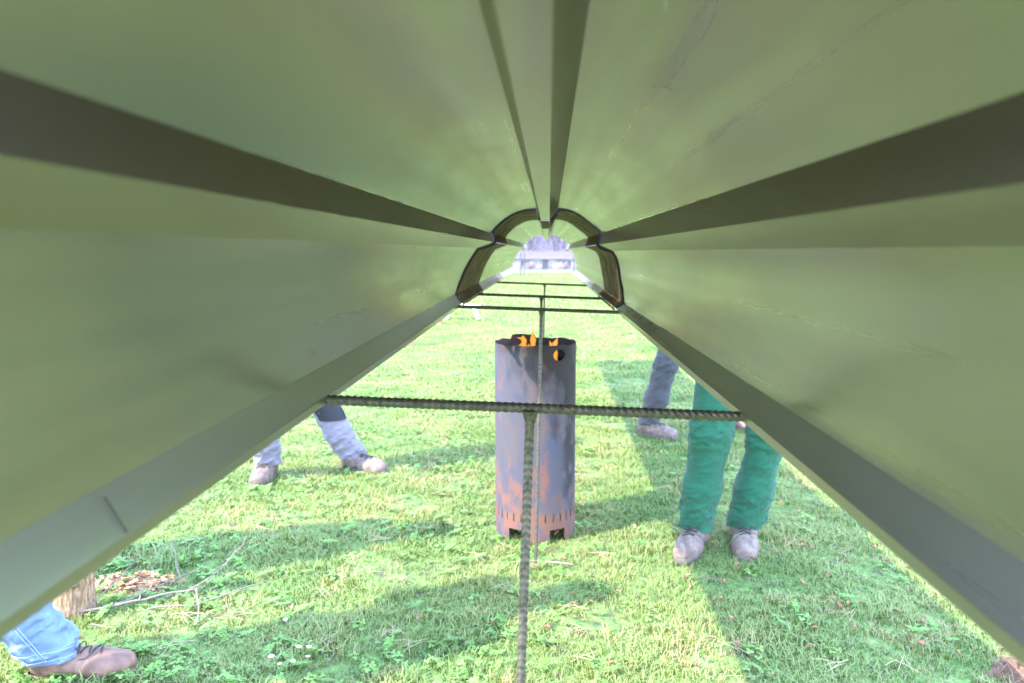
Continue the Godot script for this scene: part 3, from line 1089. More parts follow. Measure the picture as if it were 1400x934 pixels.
func build_people() -> void:
	M.skin = std(Color(0.52, 0.31, 0.23), 0.55)
	M.sole = std(Color(0.09, 0.08, 0.075), 0.85)
	M.lace = std(Color(0.03, 0.028, 0.028), 0.9)
	var green := cloth(Color(0.007, 0.085, 0.047), 0.12)
	var grey := cloth(Color(0.046, 0.048, 0.060), 0.15)
	var pale := cloth(Color(0.20, 0.19, 0.265), 0.12)
	var denim := cloth(Color(0.115, 0.18, 0.325), 0.22)
	var dark := cloth(Color(0.05, 0.055, 0.07), 0.2)
	var olive := cloth(Color(0.09, 0.09, 0.06), 0.2)
	var hide := std(Color.WHITE, 0.75)
	hide.albedo_texture = noise_tex(0.02, 256, false, 0, [[0.25, lin(0.10, 0.072, 0.066)], [0.55, lin(0.15, 0.11, 0.10)], [0.8, lin(0.22, 0.17, 0.15)]], 41)
	tri(hide, 5.0)
	var leather := std(Color.WHITE, 0.62)
	M.leather = leather
	leather.albedo_texture = noise_tex(0.015, 256, false, 0, [[0.25, lin(0.10, 0.052, 0.042)], [0.6, lin(0.17, 0.095, 0.075)], [0.85, lin(0.24, 0.145, 0.115)]], 42)
	tri(leather, 4.0)
	var a := Vector3(0.74, 0, -3.27)
	person("standing person in green work trousers and dusty brown lace-up shoes, facing the tunnel mouth", a, {
		"pelvis": Vector3(0.83, 0.95, -3.29) - a, "hip": [Vector3(0.735, 0.90, -3.28) - a, Vector3(0.935, 0.90, -3.30) - a],
		"knee": [Vector3(0.664, 0.48, -3.23) - a, Vector3(0.902, 0.48, -3.255) - a], "ankle": [Vector3(0.628, 0.05, -3.265) - a, Vector3(0.832, 0.05, -3.295) - a], "foot": [-0.42, -0.22]},
		-0.1, green, dark, hide, Color(0.10, 0.07, 0.05), 0.011, 0.078, 0.0075)
	a = Vector3(1.0, 0, -5.35)
	person("person in dark grey trousers striding past on the right, behind the one in green", a, {
		"pelvis": Vector3(0.99, 0.94, -5.38) - a, "hip": [Vector3(0.93, 0.89, -5.30) - a, Vector3(1.05, 0.89, -5.44) - a],
		"knee": [Vector3(0.79, 0.50, -5.26) - a, Vector3(1.20, 0.50, -5.46) - a], "ankle": [Vector3(0.675, 0.05, -5.29) - a, Vector3(1.27, 0.05, -5.52) - a], "foot": [0.75, 1.0]},
		1.35, grey, olive, hide, Color(0.16, 0.12, 0.09), 0.012, 0.075, 0.012)
	a = Vector3(-1.3, 0, -4.22)
	var lav := person("person in pale lavender-grey work trousers with a dark knee pad, mid-step on the left", a, {
		"pelvis": Vector3(-1.38, 0.90, -4.20) - a, "hip": [Vector3(-1.46, 0.86, -4.12) - a, Vector3(-1.31, 0.86, -4.27) - a],
		"knee": [Vector3(-1.50, 0.46, -4.06) - a, Vector3(-1.235, 0.44, -4.27) - a], "ankle": [Vector3(-1.505, 0.05, -4.20) - a, Vector3(-1.075, 0.05, -4.36) - a], "foot": [0.08, 1.02]},
		0.9, pale, dark, hide, Color(0.05, 0.04, 0.035), 0.011, 0.07, 0.010)
	var legs: Array = lav.get_meta("legs")
	var pad := PackedVector3Array()
	for i in 9:
		for k in 9:
			var t := lerpf(-0.12, 1.0, i / 8.0)
			var ax: Vector3 = Vector3(-1.25, 0.50, -4.265).lerp(Vector3(-1.178, 0.305, -4.30), t) - a
			var an := 0.52 + lerpf(-1.05, 1.05, k / 8.0)
			var d := Vector3(sin(an), 0.0, cos(an))
			pad.append(surface_point(ax, d, legs, 0.035, 0.011) + d * 0.004)
	var b := mb()
	grid(b, pad, 9, 9, true)
	var rim := PackedVector3Array()
	for e in [[0, 1, 9], [8, 9, 9], [80, -1, 9], [72, -9, 9]]:
		for q in e[2]:
			rim.append(pad[e[0] + e[1] * q])
	var rr := PackedFloat32Array()
	rr.resize(rim.size())
	rr.fill(0.003)
	tube(b, rim, rr, 5, false)
	commit(b, "knee_pad", std(Color(0.022, 0.024, 0.038), 0.8), lav.get_meta("trousers"))
	a = Vector3(-1.6, 0, -2.05)
	var jm := person("person in faded blue jeans and brown ankle boots, foot at the lower left corner", a, {
		"lean": Vector3(0.15, -0.02, -0.03), "pelvis": Vector3(-1.62, 0.94, -1.88) - a, "hip": [Vector3(-1.64, 0.89, -1.79) - a, Vector3(-1.61, 0.89, -1.97) - a],
		"knee": [Vector3(-1.80, 0.48, -1.72) - a, Vector3(-1.595, 0.46, -2.05) - a], "ankle": [Vector3(-1.93, 0.05, -1.70) - a, Vector3(-1.40, 0.05, -2.13) - a], "foot": [1.5, 1.70]},
		1.5, denim, dark, leather, Color(0.20, 0.17, 0.15), 0.013, 0.066, 0.009)
	legs = jm.get_meta("legs")
	var tro: Node3D = jm.get_meta("trousers")
	var thread := std(Color(0.26, 0.33, 0.45), 0.9)
	for run in 2:
		# twin side seam, then the stitched hem
		b = mb()
		for o in [-0.004, 0.004]:
			var path := PackedVector3Array()
			var rad := PackedFloat32Array()
			if run == 0:
				for i in 26:
					var t := i / 25.0
					var ax: Vector3 = Vector3(-1.595, 0.46, -2.05).lerp(Vector3(-1.405, 0.075, -2.13), t) - a
					var an: float = 0.35 + o * 14.0
					path.append(surface_point(ax, Vector3(sin(an), 0, cos(an)), legs, 0.035, 0.013) + Vector3(sin(an), 0, cos(an)) * 0.003)
					rad.append(0.0013)
			else:
				for i in 33:
					var an := TAU * i / 32.0
					var ax: Vector3 = Vector3(-1.405, 0.095 + o * 3.0, -2.13) - a
					path.append(surface_point(ax, Vector3(sin(an), 0, cos(an)), legs, 0.035, 0.013) + Vector3(sin(an), 0, cos(an)) * 0.003)
					rad.append(0.0013)
			var even := path.duplicate()
			for i in path.size():
				even[i] = (path[maxi(i - 2, 0)] + path[maxi(i - 1, 0)] + path[i] + path[mini(i + 1, path.size() - 1)] + path[mini(i + 2, path.size() - 1)]) / 5.0
			tube(b, even if run == 0 else path, rad, 5)
		commit(b, "side_seam" if run == 0 else "hem_stitching", thread, tro)
	var by: Node3D = copy(jm, "person", "person standing off to the left of the tunnel, outside the picture, shadow on the lawn")
	by.position = Vector3(-2.2, 0, -2.75)
	by.rotation.y = -0.35
	for o in [lav, jm, by, get_node("person"), get_node("person_001")]:
		for k in ["legs", "trousers"]:
			if o.has_meta(k):
				o.remove_meta(k)


# ------------------------------------------------------------------ grass
func tuft(blades: int, spread: float, h0: float, h1: float, w: float, sd: int) -> ArrayMesh:
	rng.seed = sd
	var b := mb()
	for k in blades:
		var a := rng.randf() * TAU
		var q := Vector3(cos(a), 0, sin(a)) * spread * sqrt(rng.randf())
		var d := Vector3.FORWARD.rotated(Vector3.UP, rng.randf() * TAU)
		var s := d.cross(Vector3.UP) * w * rng.randf_range(0.7, 1.2)
		var h := rng.randf_range(h0, h1)
		var lean := h * rng.randf_range(0.3, 1.5)
		var mid := q + Vector3.UP * h * 0.55 + d * lean * 0.3
		var tip := q + Vector3.UP * h * rng.randf_range(0.7, 1.0) + d * lean
		var base: int = b.v.size()
		b.v.append_array([q - s - Vector3.UP * 0.006, q + s - Vector3.UP * 0.006, mid - s * 0.8, mid + s * 0.8, tip])
		var n0 := (d * -0.5 + Vector3.UP).normalized()
		var n1 := (d * -0.3 + Vector3.UP * 0.9).normalized()
		b.n.append_array([n0, n0, n1, n1, n1])
		var t := rng.randf()
		var c := Color(0.20, 0.262, 0.092).lerp(Color(0.285, 0.325, 0.135), t)
		if rng.randf() < 0.07:
			c = Color(0.34, 0.30, 0.16)
		for i in 5:
			b.c.append(c)
		b.i.append_array([base, base + 2, base + 1, base + 1, base + 2, base + 3, base + 2, base + 4, base + 3])
	return arr(b)


func arr(b: Dictionary) -> ArrayMesh:
	var a := []
	a.resize(Mesh.ARRAY_MAX)
	a[Mesh.ARRAY_VERTEX] = b.v
	a[Mesh.ARRAY_NORMAL] = b.n
	if b.c.size():
		a[Mesh.ARRAY_COLOR] = b.c
	a[Mesh.ARRAY_INDEX] = b.i
	var me := ArrayMesh.new()
	me.add_surface_from_arrays(Mesh.PRIMITIVE_TRIANGLES, a)
	return me


func leaf_cluster(sd: int) -> ArrayMesh:
	# clover and small round weed leaves, held a little above the soil
	rng.seed = sd
	var b := mb()
	for k in 7:
		var c := Vector3(rng.randf_range(-0.03, 0.03), rng.randf_range(0.012, 0.04), rng.randf_range(-0.03, 0.03))
		var tilt := Basis(Vector3(rng.randf_range(-1, 1), 0, rng.randf_range(-1, 1)).normalized(), rng.randf_range(0.0, 0.6))
		var turn := rng.randf() * TAU
		var r := rng.randf_range(0.007, 0.012)
		var tone := Color(0.10, 0.23, 0.04).lerp(Color(0.17, 0.30, 0.07), rng.randf())
		for l in 3:
			var d := tilt * Vector3(cos(turn + l * 2.09), 0.1, sin(turn + l * 2.09))
			var s := tilt * Vector3(-sin(turn + l * 2.09), 0, cos(turn + l * 2.09))
			var n := (tilt * Vector3.UP + d * 0.15).normalized()
			var base: int = b.v.size()
			b.v.append_array([c, c + d * r * 0.7 - s * r * 0.62, c + d * r * 1.5 - s * r * 0.4, c + d * r * 1.5 + s * r * 0.4, c + d * r * 0.7 + s * r * 0.62, c + d * r * 0.9 - Vector3.UP * r * 0.14])
			for i in 6:
				b.n.append(n)
				b.c.append(tone)
			for i in 4:
				b.i.append_array([base + 5, base + i, base + i + 1])
			b.i.append_array([base + 5, base + 4, base])
	return arr(b)


func scatter(called: String, label: String, cat: String, me: Mesh, mat: Material, spots: Array, tints: PackedColorArray) -> void:
	var mm := MultiMesh.new()
	mm.transform_format = MultiMesh.TRANSFORM_3D
	mm.use_colors = true
	mm.mesh = me
	mm.instance_count = spots.size()
	for i in spots.size():
		mm.set_instance_transform(i, spots[i])
		mm.set_instance_color(i, tints[i])
	var o := MultiMeshInstance3D.new()
	o.multimesh = mm
	o.material_override = mat
	place(o, called)
	tag(o, label, cat, "", "stuff")


func bare(x: float, z: float) -> float:
	# worn spots with little grass
	var v := nz.get_noise_2d(x * 1.3 + 20.0, z * 1.3) + 0.5 * nz.get_noise_2d(x * 4.0, z * 4.0 + 30.0)
	return v


func build_grass() -> void:
	var m := std(Color.WHITE, 0.55)
	m.vertex_color_use_as_albedo = true
	m.backlight_enabled = true
	m.backlight = Color(0.80, 0.85, 0.55)
	m.metallic_specular = 0.5
	# [from depth, to depth, half width at the near and far edge, spacing, blades, spread, low, high, blade width]
	var bands := [
		["short green lawn grass close to the tunnel mouth and under the first bars", 1.2, 5.6, 2.6, 3.4, 0.024, 14, 0.028, 0.012, 0.028, 0.0014],
		["green lawn grass of the middle distance, beyond the burning barrel", 5.6, 14.0, 3.4, 5.5, 0.046, 20, 0.045, 0.016, 0.034, 0.0026],
		["far lawn grass running to the wire fence", 14.0, 46.0, 6.0, 12.0, 0.15, 34, 0.13, 0.016, 0.045, 0.007]]
	for k in bands.size():
		var s: Array = bands[k]
		for v in 2:
			var me := tuft(s[6], s[7], s[8], s[9], s[10], 100 + k * 7 + v)
			rng.seed = 500 + k * 10 + v
			var spots := []
			var tints := PackedColorArray()
			var z: float = s[1]
			var step: float = s[5] * 1.41
			while z < s[2]:
				var hw: float = lerpf(s[3], s[4], (z - s[1]) / (s[2] - s[1]))
				var x := -hw
				while x < hw:
					var px: float = x + rng.randf_range(-0.6, 0.6) * step
					var pz: float = -z + rng.randf_range(-0.6, 0.6) * step
					var w := bare(px, pz)
					x += step
					if w < -0.5 and rng.randf() < 0.9:
						continue
					var sc := rng.randf_range(0.7, 1.25) * (1.0 + 0.5 * nz.get_noise_2d(px * 2.2 + 60.0, pz * 2.2))
					if nz.get_noise_2d(px * 3.1 + 11.0, pz * 3.1) > 0.55:
						sc *= 1.5
					spots.append(Transform3D(Basis(Vector3.UP, rng.randf() * TAU).scaled(Vector3(sc, sc * rng.randf_range(0.8, 1.1), sc)), Vector3(px, ground_y(px, pz), pz)))
					var t := clampf(0.5 + 0.7 * nz.get_noise_2d(px * 0.9 + 3.0, pz * 0.9) + 0.3 * nz.get_noise_2d(px * 5.0, pz * 5.0), 0.0, 1.0)
					var c := Color(0.62, 0.84, 0.62).lerp(Color(1.14, 1.08, 0.98), t)
					if w < -0.35:
						c = c.lerp(Color(1.7, 1.15, 1.5), 0.5)
					tints.append(c)
				z += step
			scatter("lawn_grass", s[0] + (", shorter tufts" if v else ""), "grass", me, m, spots, tints)
	# leafy ground cover, thick on the left, thin on the right
	var lm := std(Color.WHITE, 0.6)
	lm.vertex_color_use_as_albedo = true
	lm.backlight_enabled = true
	lm.backlight = Color(0.45, 0.55, 0.25)
	var ls := []
	var lt := PackedColorArray()
	rng.seed = 900
	for i in 8500:
		var d := 1.6 + 9.0 * pow(rng.randf(), 1.5)
		var x := rng.randf_range(-2.6 - d * 0.15, 2.0 + d * 0.2)
		var dens := 0.45 - 0.42 * x / (0.4 * d + 1.0) + 0.7 * nz.get_noise_2d(x * 1.1 + 80.0, d * 1.1)
		if rng.randf() > dens * (1.0 - 0.75 * smoothstep(-0.3, 0.7, x)):
			continue
		var sc := rng.randf_range(0.5, 1.0)
		ls.append(Transform3D(Basis(Vector3.UP, rng.randf() * TAU).scaled(Vector3.ONE * sc), Vector3(x, ground_y(x, -d), -d)))
		var g := rng.randf_range(0.75, 1.3)
		lt.append(Color(g, g, g * rng.randf_range(0.8, 1.2)))
	scatter("clover_leaves", "round clover and weed leaves mixed into the lawn, thickest at the left", "ground cover", leaf_cluster(77), lm, ls, lt)
	# straw: dry blades lying flat
	rng.seed = 950
	var sb := mb()
	for k in 5:
		var a := rng.randf() * TAU
		var p := Vector3(rng.randf_range(-0.03, 0.03), 0.02, rng.randf_range(-0.03, 0.03))
		var d := Vector3(cos(a), rng.randf_range(-0.1, 0.25), sin(a)) * rng.randf_range(0.015, 0.045)
		tube(sb, PackedVector3Array([p - d, p + Vector3(0, 0.004, 0), p + d]), PackedFloat32Array([0.0009, 0.0012, 0.0006]), 4, false)
	var sm := std(Color(0.31, 0.25, 0.15), 0.8)
	sm.vertex_color_use_as_albedo = true
	var ss := []
	var st := PackedColorArray()
	for i in 550:
		var d := 1.6 + 8.0 * pow(rng.randf(), 1.4)
		var x := rng.randf_range(-2.0, 2.2) * (0.6 + d * 0.14)
		if bare(x, -d) > rng.randf_range(-0.5, 0.5):
			continue
		ss.append(Transform3D(Basis(Vector3.UP, rng.randf() * TAU), Vector3(x, ground_y(x, -d), -d)))
		var g := rng.randf_range(0.7, 1.4)
		st.append(Color(g, g, g))
	scatter("dry_grass", "dry straw-coloured blades lying in the worn spots of the lawn", "dry grass", arr(sb), sm, ss, st)


# ------------------------------------------------------------------ small things on the lawn
func build_small_things() -> void:
	rng.seed = 1200
	# pink-white daisies by the brown boot
	var at := [[-0.797, -2.19], [-0.76, -2.175], [-0.739, -2.204], [-0.745, -2.255], [-0.698, -2.214], [-0.705, -2.262], [-0.83, -2.45]]
	var which := ["leftmost of the pink-white daisies beside the brown boot", "lowest daisy of the cluster beside the brown boot", "daisy at the middle of the cluster beside the brown boot", "upper left daisy of the cluster by the brown boot", "right-hand daisy of the cluster by the brown boot", "topmost daisy of the cluster by the brown boot", "lone daisy in the lawn beyond the boot's toe"]
	var petal := std(Color(0.62, 0.46, 0.49), 0.7)
	var disc := std(Color(0.65, 0.42, 0.05), 0.8)
	var stem := std(Color(0.12, 0.22, 0.05), 0.7)
	var first: Node3D
	for k in at.size():
		var p := Vector3(at[k][0], ground_y(at[k][0], at[k][1]), at[k][1])
		if k > 0:
			var c := copy(first, "daisy", which[k])
			c.position = p
			c.rotation = Vector3(rng.randf_range(-0.2, 0.2), rng.randf() * TAU, rng.randf_range(-0.2, 0.2))
			c.scale = Vector3.ONE * rng.randf_range(0.7, 0.95)
			continue
		first = thing("daisy", which[0], "daisy", p, "daisies beside the brown boot")
		var b := mb()
		tube(b, PackedVector3Array([Vector3.ZERO, Vector3(0.002, 0.03, 0), Vector3(0.004, 0.055, 0.003)]), PackedFloat32Array([0.001, 0.001, 0.0009]), 5)
		commit(b, "stem", stem, first)
		b = mb()
		for i in 15:
			var a := TAU * i / 15.0
			var d := Vector3(cos(a), 0.35 + 0.1 * sin(i * 3.0), sin(a))
			var s := Vector3(-sin(a), 0, cos(a)) * 0.0018
			var o := Vector3(0.004, 0.055, 0.003)
			quad(b, o + d * 0.002 - s, o + d * 0.002 + s, o + d * 0.0095 + s * 1.2, o + d * 0.0095 - s * 1.2)
		commit(b, "petals", petal, first)
		b = mb()
		tube(b, PackedVector3Array([Vector3(0.004, 0.054, 0.003), Vector3(0.004, 0.0575, 0.003), Vector3(0.004, 0.059, 0.003)]), PackedFloat32Array([0.0038, 0.0034, 0.0010]), 8)
		commit(b, "flower_disc", disc, first)
	# fallen branch with its side twigs
	var br := thing("fallen_branch", "thin grey fallen branch with side twigs, lying in the weeds behind the boot", "branch", Vector3(-1.4, 0.02, -2.55))
	var runs := [
		[[-1.60, 0.02, -2.46], [-1.43, 0.035, -2.53], [-1.29, 0.045, -2.61], [-1.20, 0.055, -2.62], [-1.12, 0.02, -2.44]],
		[[-1.44, 0.035, -2.53], [-1.33, 0.06, -2.66], [-1.25, 0.07, -2.75]], [[-1.24, 0.045, -2.60], [-1.17, 0.08, -2.70], [-1.12, 0.13, -2.82], [-1.115, 0.16, -2.86]],
		[[-1.52, 0.03, -2.50], [-1.49, 0.08, -2.62], [-1.45, 0.13, -2.70]], [[-1.38, 0.04, -2.56], [-1.36, 0.11, -2.62], [-1.35, 0.17, -2.66]],
		[[-1.33, 0.03, -2.52], [-1.18, 0.03, -2.55], [-1.06, 0.045, -2.66], [-0.98, 0.05, -2.73]], [[-1.47, 0.02, -2.42], [-1.40, 0.02, -2.40], [-1.33, 0.012, -2.41]],
		[[-1.30, 0.06, -2.70], [-1.36, 0.10, -2.80], [-1.42, 0.12, -2.90]]]
	for k in runs.size():
		var path := PackedVector3Array()
		var rad := PackedFloat32Array()
		var n: int = (runs[k].size() - 1) * 4 + 1
		for i in n:
			var f := float(i) / 4.0
			var q := mini(int(f), runs[k].size() - 2)
			var p0 := Vector3(runs[k][q][0], runs[k][q][1], runs[k][q][2])
			var p1 := Vector3(runs[k][q + 1][0], runs[k][q + 1][1], runs[k][q + 1][2])
			path.append(p0.lerp(p1, f - q) - br.position + Vector3(nz.get_noise_1d(i * 0.7 + k * 9.0), nz.get_noise_1d(i * 0.7 + k * 5.0 + 40.0), 0) * 0.008)
			rad.append((0.0052 if k == 0 else 0.0030) * (1.0 - 0.6 * i / n))
		var b := mb()
		tube(b, path, rad, 6)
		commit(b, "stem" if k == 0 else "twig", M.twig, br)
	# little stick by the foot of the second T-post
	var b := mb()
	tube(b, PackedVector3Array([Vector3(0.0, 0.028, -2.985), Vector3(0.05, 0.03, -2.975), Vector3(0.105, 0.028, -2.965)]), PackedFloat32Array([0.004, 0.005, 0.0035]), 7)
	tag(commit(b, "stick", M.twig), "short grey stick lying at the foot of the second T-post", "stick")
	# cut logs standing along the left
	var logs := [[-1.575, -2.52, 0.062, 0.50, "split wooden stake standing behind the jeans wearer's boot, by the fallen branch"], [-1.775, -10.15, 0.09, 0.42, "reddish cut log standing on the lawn left of the barrel"], [-1.79, -13.35, 0.065, 0.40, "farther reddish cut log near the white bench"]]
	for l in logs:
		var o := thing("wooden_log", l[4], "log", Vector3(l[0], ground_y(l[0], l[1]), l[1]), "")
		var path := PackedVector3Array()
		var rad := PackedFloat32Array()
		b = mb()
		var p := PackedVector3Array()
		for j in 12:
			for i in 25:
				var a := TAU * i / 24.0
				var r: float = l[2] * (1.0 + 0.10 * nz.get_noise_2d(cos(a) * 2.0 + l[0] * 5.0, sin(a) * 2.0 + j * 0.06) + (0.06 if j == 0 else 0.0))
				if cos(a - 0.6) > 0.55:
					r *= 0.86
				p.append(Vector3(cos(a) * r, -0.02 + (l[3] + 0.02) * j / 11.0, sin(a) * r))
		grid(b, p, 25, 12, true, true)
		fan(b, Vector3(0, l[3] + 0.004, 0), p.slice(275, 300), Vector3.UP, false)
		commit(b, "trunk", M.wood, o)
		b = mb()
		for k in 3:
			var a := 1.0 + k * 1.5
			var c := Vector3(cos(a) * l[2] * 1.0, l[3] * (0.25 + 0.2 * k), sin(a) * l[2] * 1.0)
			tube(b, PackedVector3Array([c, c + Vector3(cos(a), 0.3, sin(a)) * 0.02]), PackedFloat32Array([0.014, 0.009]), 7)
		commit(b, "branch_stub", M.bark, o)
	# low white bench, far left
	var wb := thing("white_bench", "low white bench with splayed legs, far left on the lawn", "bench", Vector3(-1.50, 0, -14.35))
	var white := std(Color(0.80, 0.80, 0.82), 0.5)
	for k in 3:
		b = mb()
		box(b, Vector3(0, 0.255, -0.10 + k * 0.10), Vector3(0.62, 0.03, 0.092), Basis(), 0.004)
		commit(b, "seat_board", white, wb)
	for s in [[-0.22, -1], [0.22, -1], [-0.22, 1], [0.22, 1]]:
		b = mb()
		box(b, Vector3(s[0] * 1.12, 0.118, s[1] * 0.11), Vector3(0.045, 0.25, 0.03), Basis(Vector3(0, 0, 1), s[0] * 1.6), 0.003)
		commit(b, "leg", white, wb)
	# bare earth with chips behind the boot, and a root clod at the lower right
	for e in [[-1.50, -2.76, 0.17, 0.10, "patch of orange-brown wood chips in the weeds by the wooden stake", 0.03, "wood_chips", "wood chips"], [1.385, -2.24, 0.11, 0.09, "dark clod of turned earth and roots at the lower right corner", 0.055, "earth_clod", "earth clod"], [0.30, -2.62, 0.14, 0.06, "", 0.0, "", ""]]:
		if e[4] == "":
			continue
		b = mb()
		var p := PackedVector3Array()
		for j in 13:
			for i in 37:
				var a := TAU * i / 36.0
				var r := j / 12.0
				var q := Vector3(cos(a) * e[2] * r * (1.0 + 0.3 * nz.get_noise_2d(cos(a) * 1.5 + e[0], sin(a) * 1.5)), 0, sin(a) * e[3] * r)
				q.y = e[5] * (1.0 - r * r) * (1.0 + 0.5 * nz.get_noise_2d(q.x * 30.0, q.z * 30.0)) + 0.006 * nz.get_noise_2d(q.x * 90.0, q.z * 90.0) - 0.004
				p.append(q)
		grid(b, p, 37, 13, true, true)
		var o := thing(e[6], e[4], e[7], Vector3(e[0], ground_y(e[0], e[1]), e[1]))
		commit(b, "earth", M.earth, o)
		b = mb()
		for k in 70:
			var a := rng.randf() * TAU
			var r := sqrt(rng.randf())
			var c := Vector3(cos(a) * e[2] * r, e[5] * (1.0 - r * r) + 0.008, sin(a) * e[3] * r)
			var d := Vector3(rng.randf_range(-1, 1), rng.randf_range(-0.2, 0.6), rng.randf_range(-1, 1)).normalized()
			if e[6] == "wood_chips":
				box(b, c, Vector3(0.022, 0.003, 0.009) * rng.randf_range(0.6, 1.5), Basis(d, rng.randf() * 1.2) * Basis(Vector3.UP, rng.randf() * TAU))
			else:
				var l := rng.randf_range(0.02, 0.06)
				tube(b, PackedVector3Array([c - d * l, c + Vector3(0.003, 0.004, 0), c + d * l]), PackedFloat32Array([0.0006, 0.0013, 0.0005]), 4, false)
		var ch := commit(b, "chips" if e[6] == "wood_chips" else "roots", M.chip if e[6] == "wood_chips" else M.root, o)
		ch.set_meta("kind", "stuff")
	# dry brown leaves
	var leafm := std(Color.WHITE, 0.85)
	leafm.vertex_color_use_as_albedo = true
	b = mb()
	var lp := PackedVector3Array()
	for j in 6:
		for i in 5:
			var u := j / 5.0
			var v := i / 4.0 - 0.5
			lp.append(Vector3(v * 0.022 * sin(PI * (0.06 + 0.9 * u)), 0.03 + 0.010 * v * v * 4.0 + 0.006 * sin(u * 5.0), (u - 0.5) * 0.04))
	grid(b, lp, 5, 6, true)
	var spots := []
	var tints := PackedColorArray()
	for i in 420:
		var d := 1.7 + 5.5 * pow(rng.randf(), 1.2)
		var x := rng.randf_range(-0.9, 1.3) * (0.55 + d * 0.22)
		if x < 0.0 and rng.randf() < 0.6:
			continue
		spots.append(Transform3D(Basis.from_euler(Vector3(rng.randf_range(-0.5, 0.5), rng.randf() * TAU, rng.randf_range(-0.5, 0.5))).scaled(Vector3.ONE * rng.randf_range(0.3, 0.75)), Vector3(x, ground_y(x, -d), -d)))
		tints.append(Color(0.20, 0.09, 0.05).lerp(Color(0.34, 0.20, 0.12), rng.randf()))
	scatter("dead_leaves", "small curled brown dead leaves strewn in the lawn, mostly on the right", "dead leaves", arr(b), leafm, spots, tints)


# ------------------------------------------------------------------ beyond the tunnel
func bare_tree(b: Dictionary, from: Vector3, d: Vector3, l: float, r: float, depth: int) -> void:
	var path := PackedVector3Array([from])
	var rad := PackedFloat32Array([r])
	var p := from
	var dd := d
	for i in 4:
		dd = (dd + Vector3(rng.randf_range(-1, 1), rng.randf_range(-0.2, 0.5), rng.randf_range(-1, 1)) * 0.16).normalized()
		p += dd * l / 4.0
		path.append(p)
		rad.append(r * (1.0 - 0.14 * (i + 1)))
	tube(b, path, rad, 6 if depth > 1 else 4, false)
	if depth == 0:
		return
	for k in 4:
		var at := path[2 + (k % 3)] if k < 3 else p
		var a := rng.randf() * TAU
		var nd := (dd * 0.75 + Vector3(cos(a), 0.35, sin(a)) * 0.75).normalized()
		bare_tree(b, at, nd, l * rng.randf_range(0.5, 0.72), r * 0.5, depth - 1)


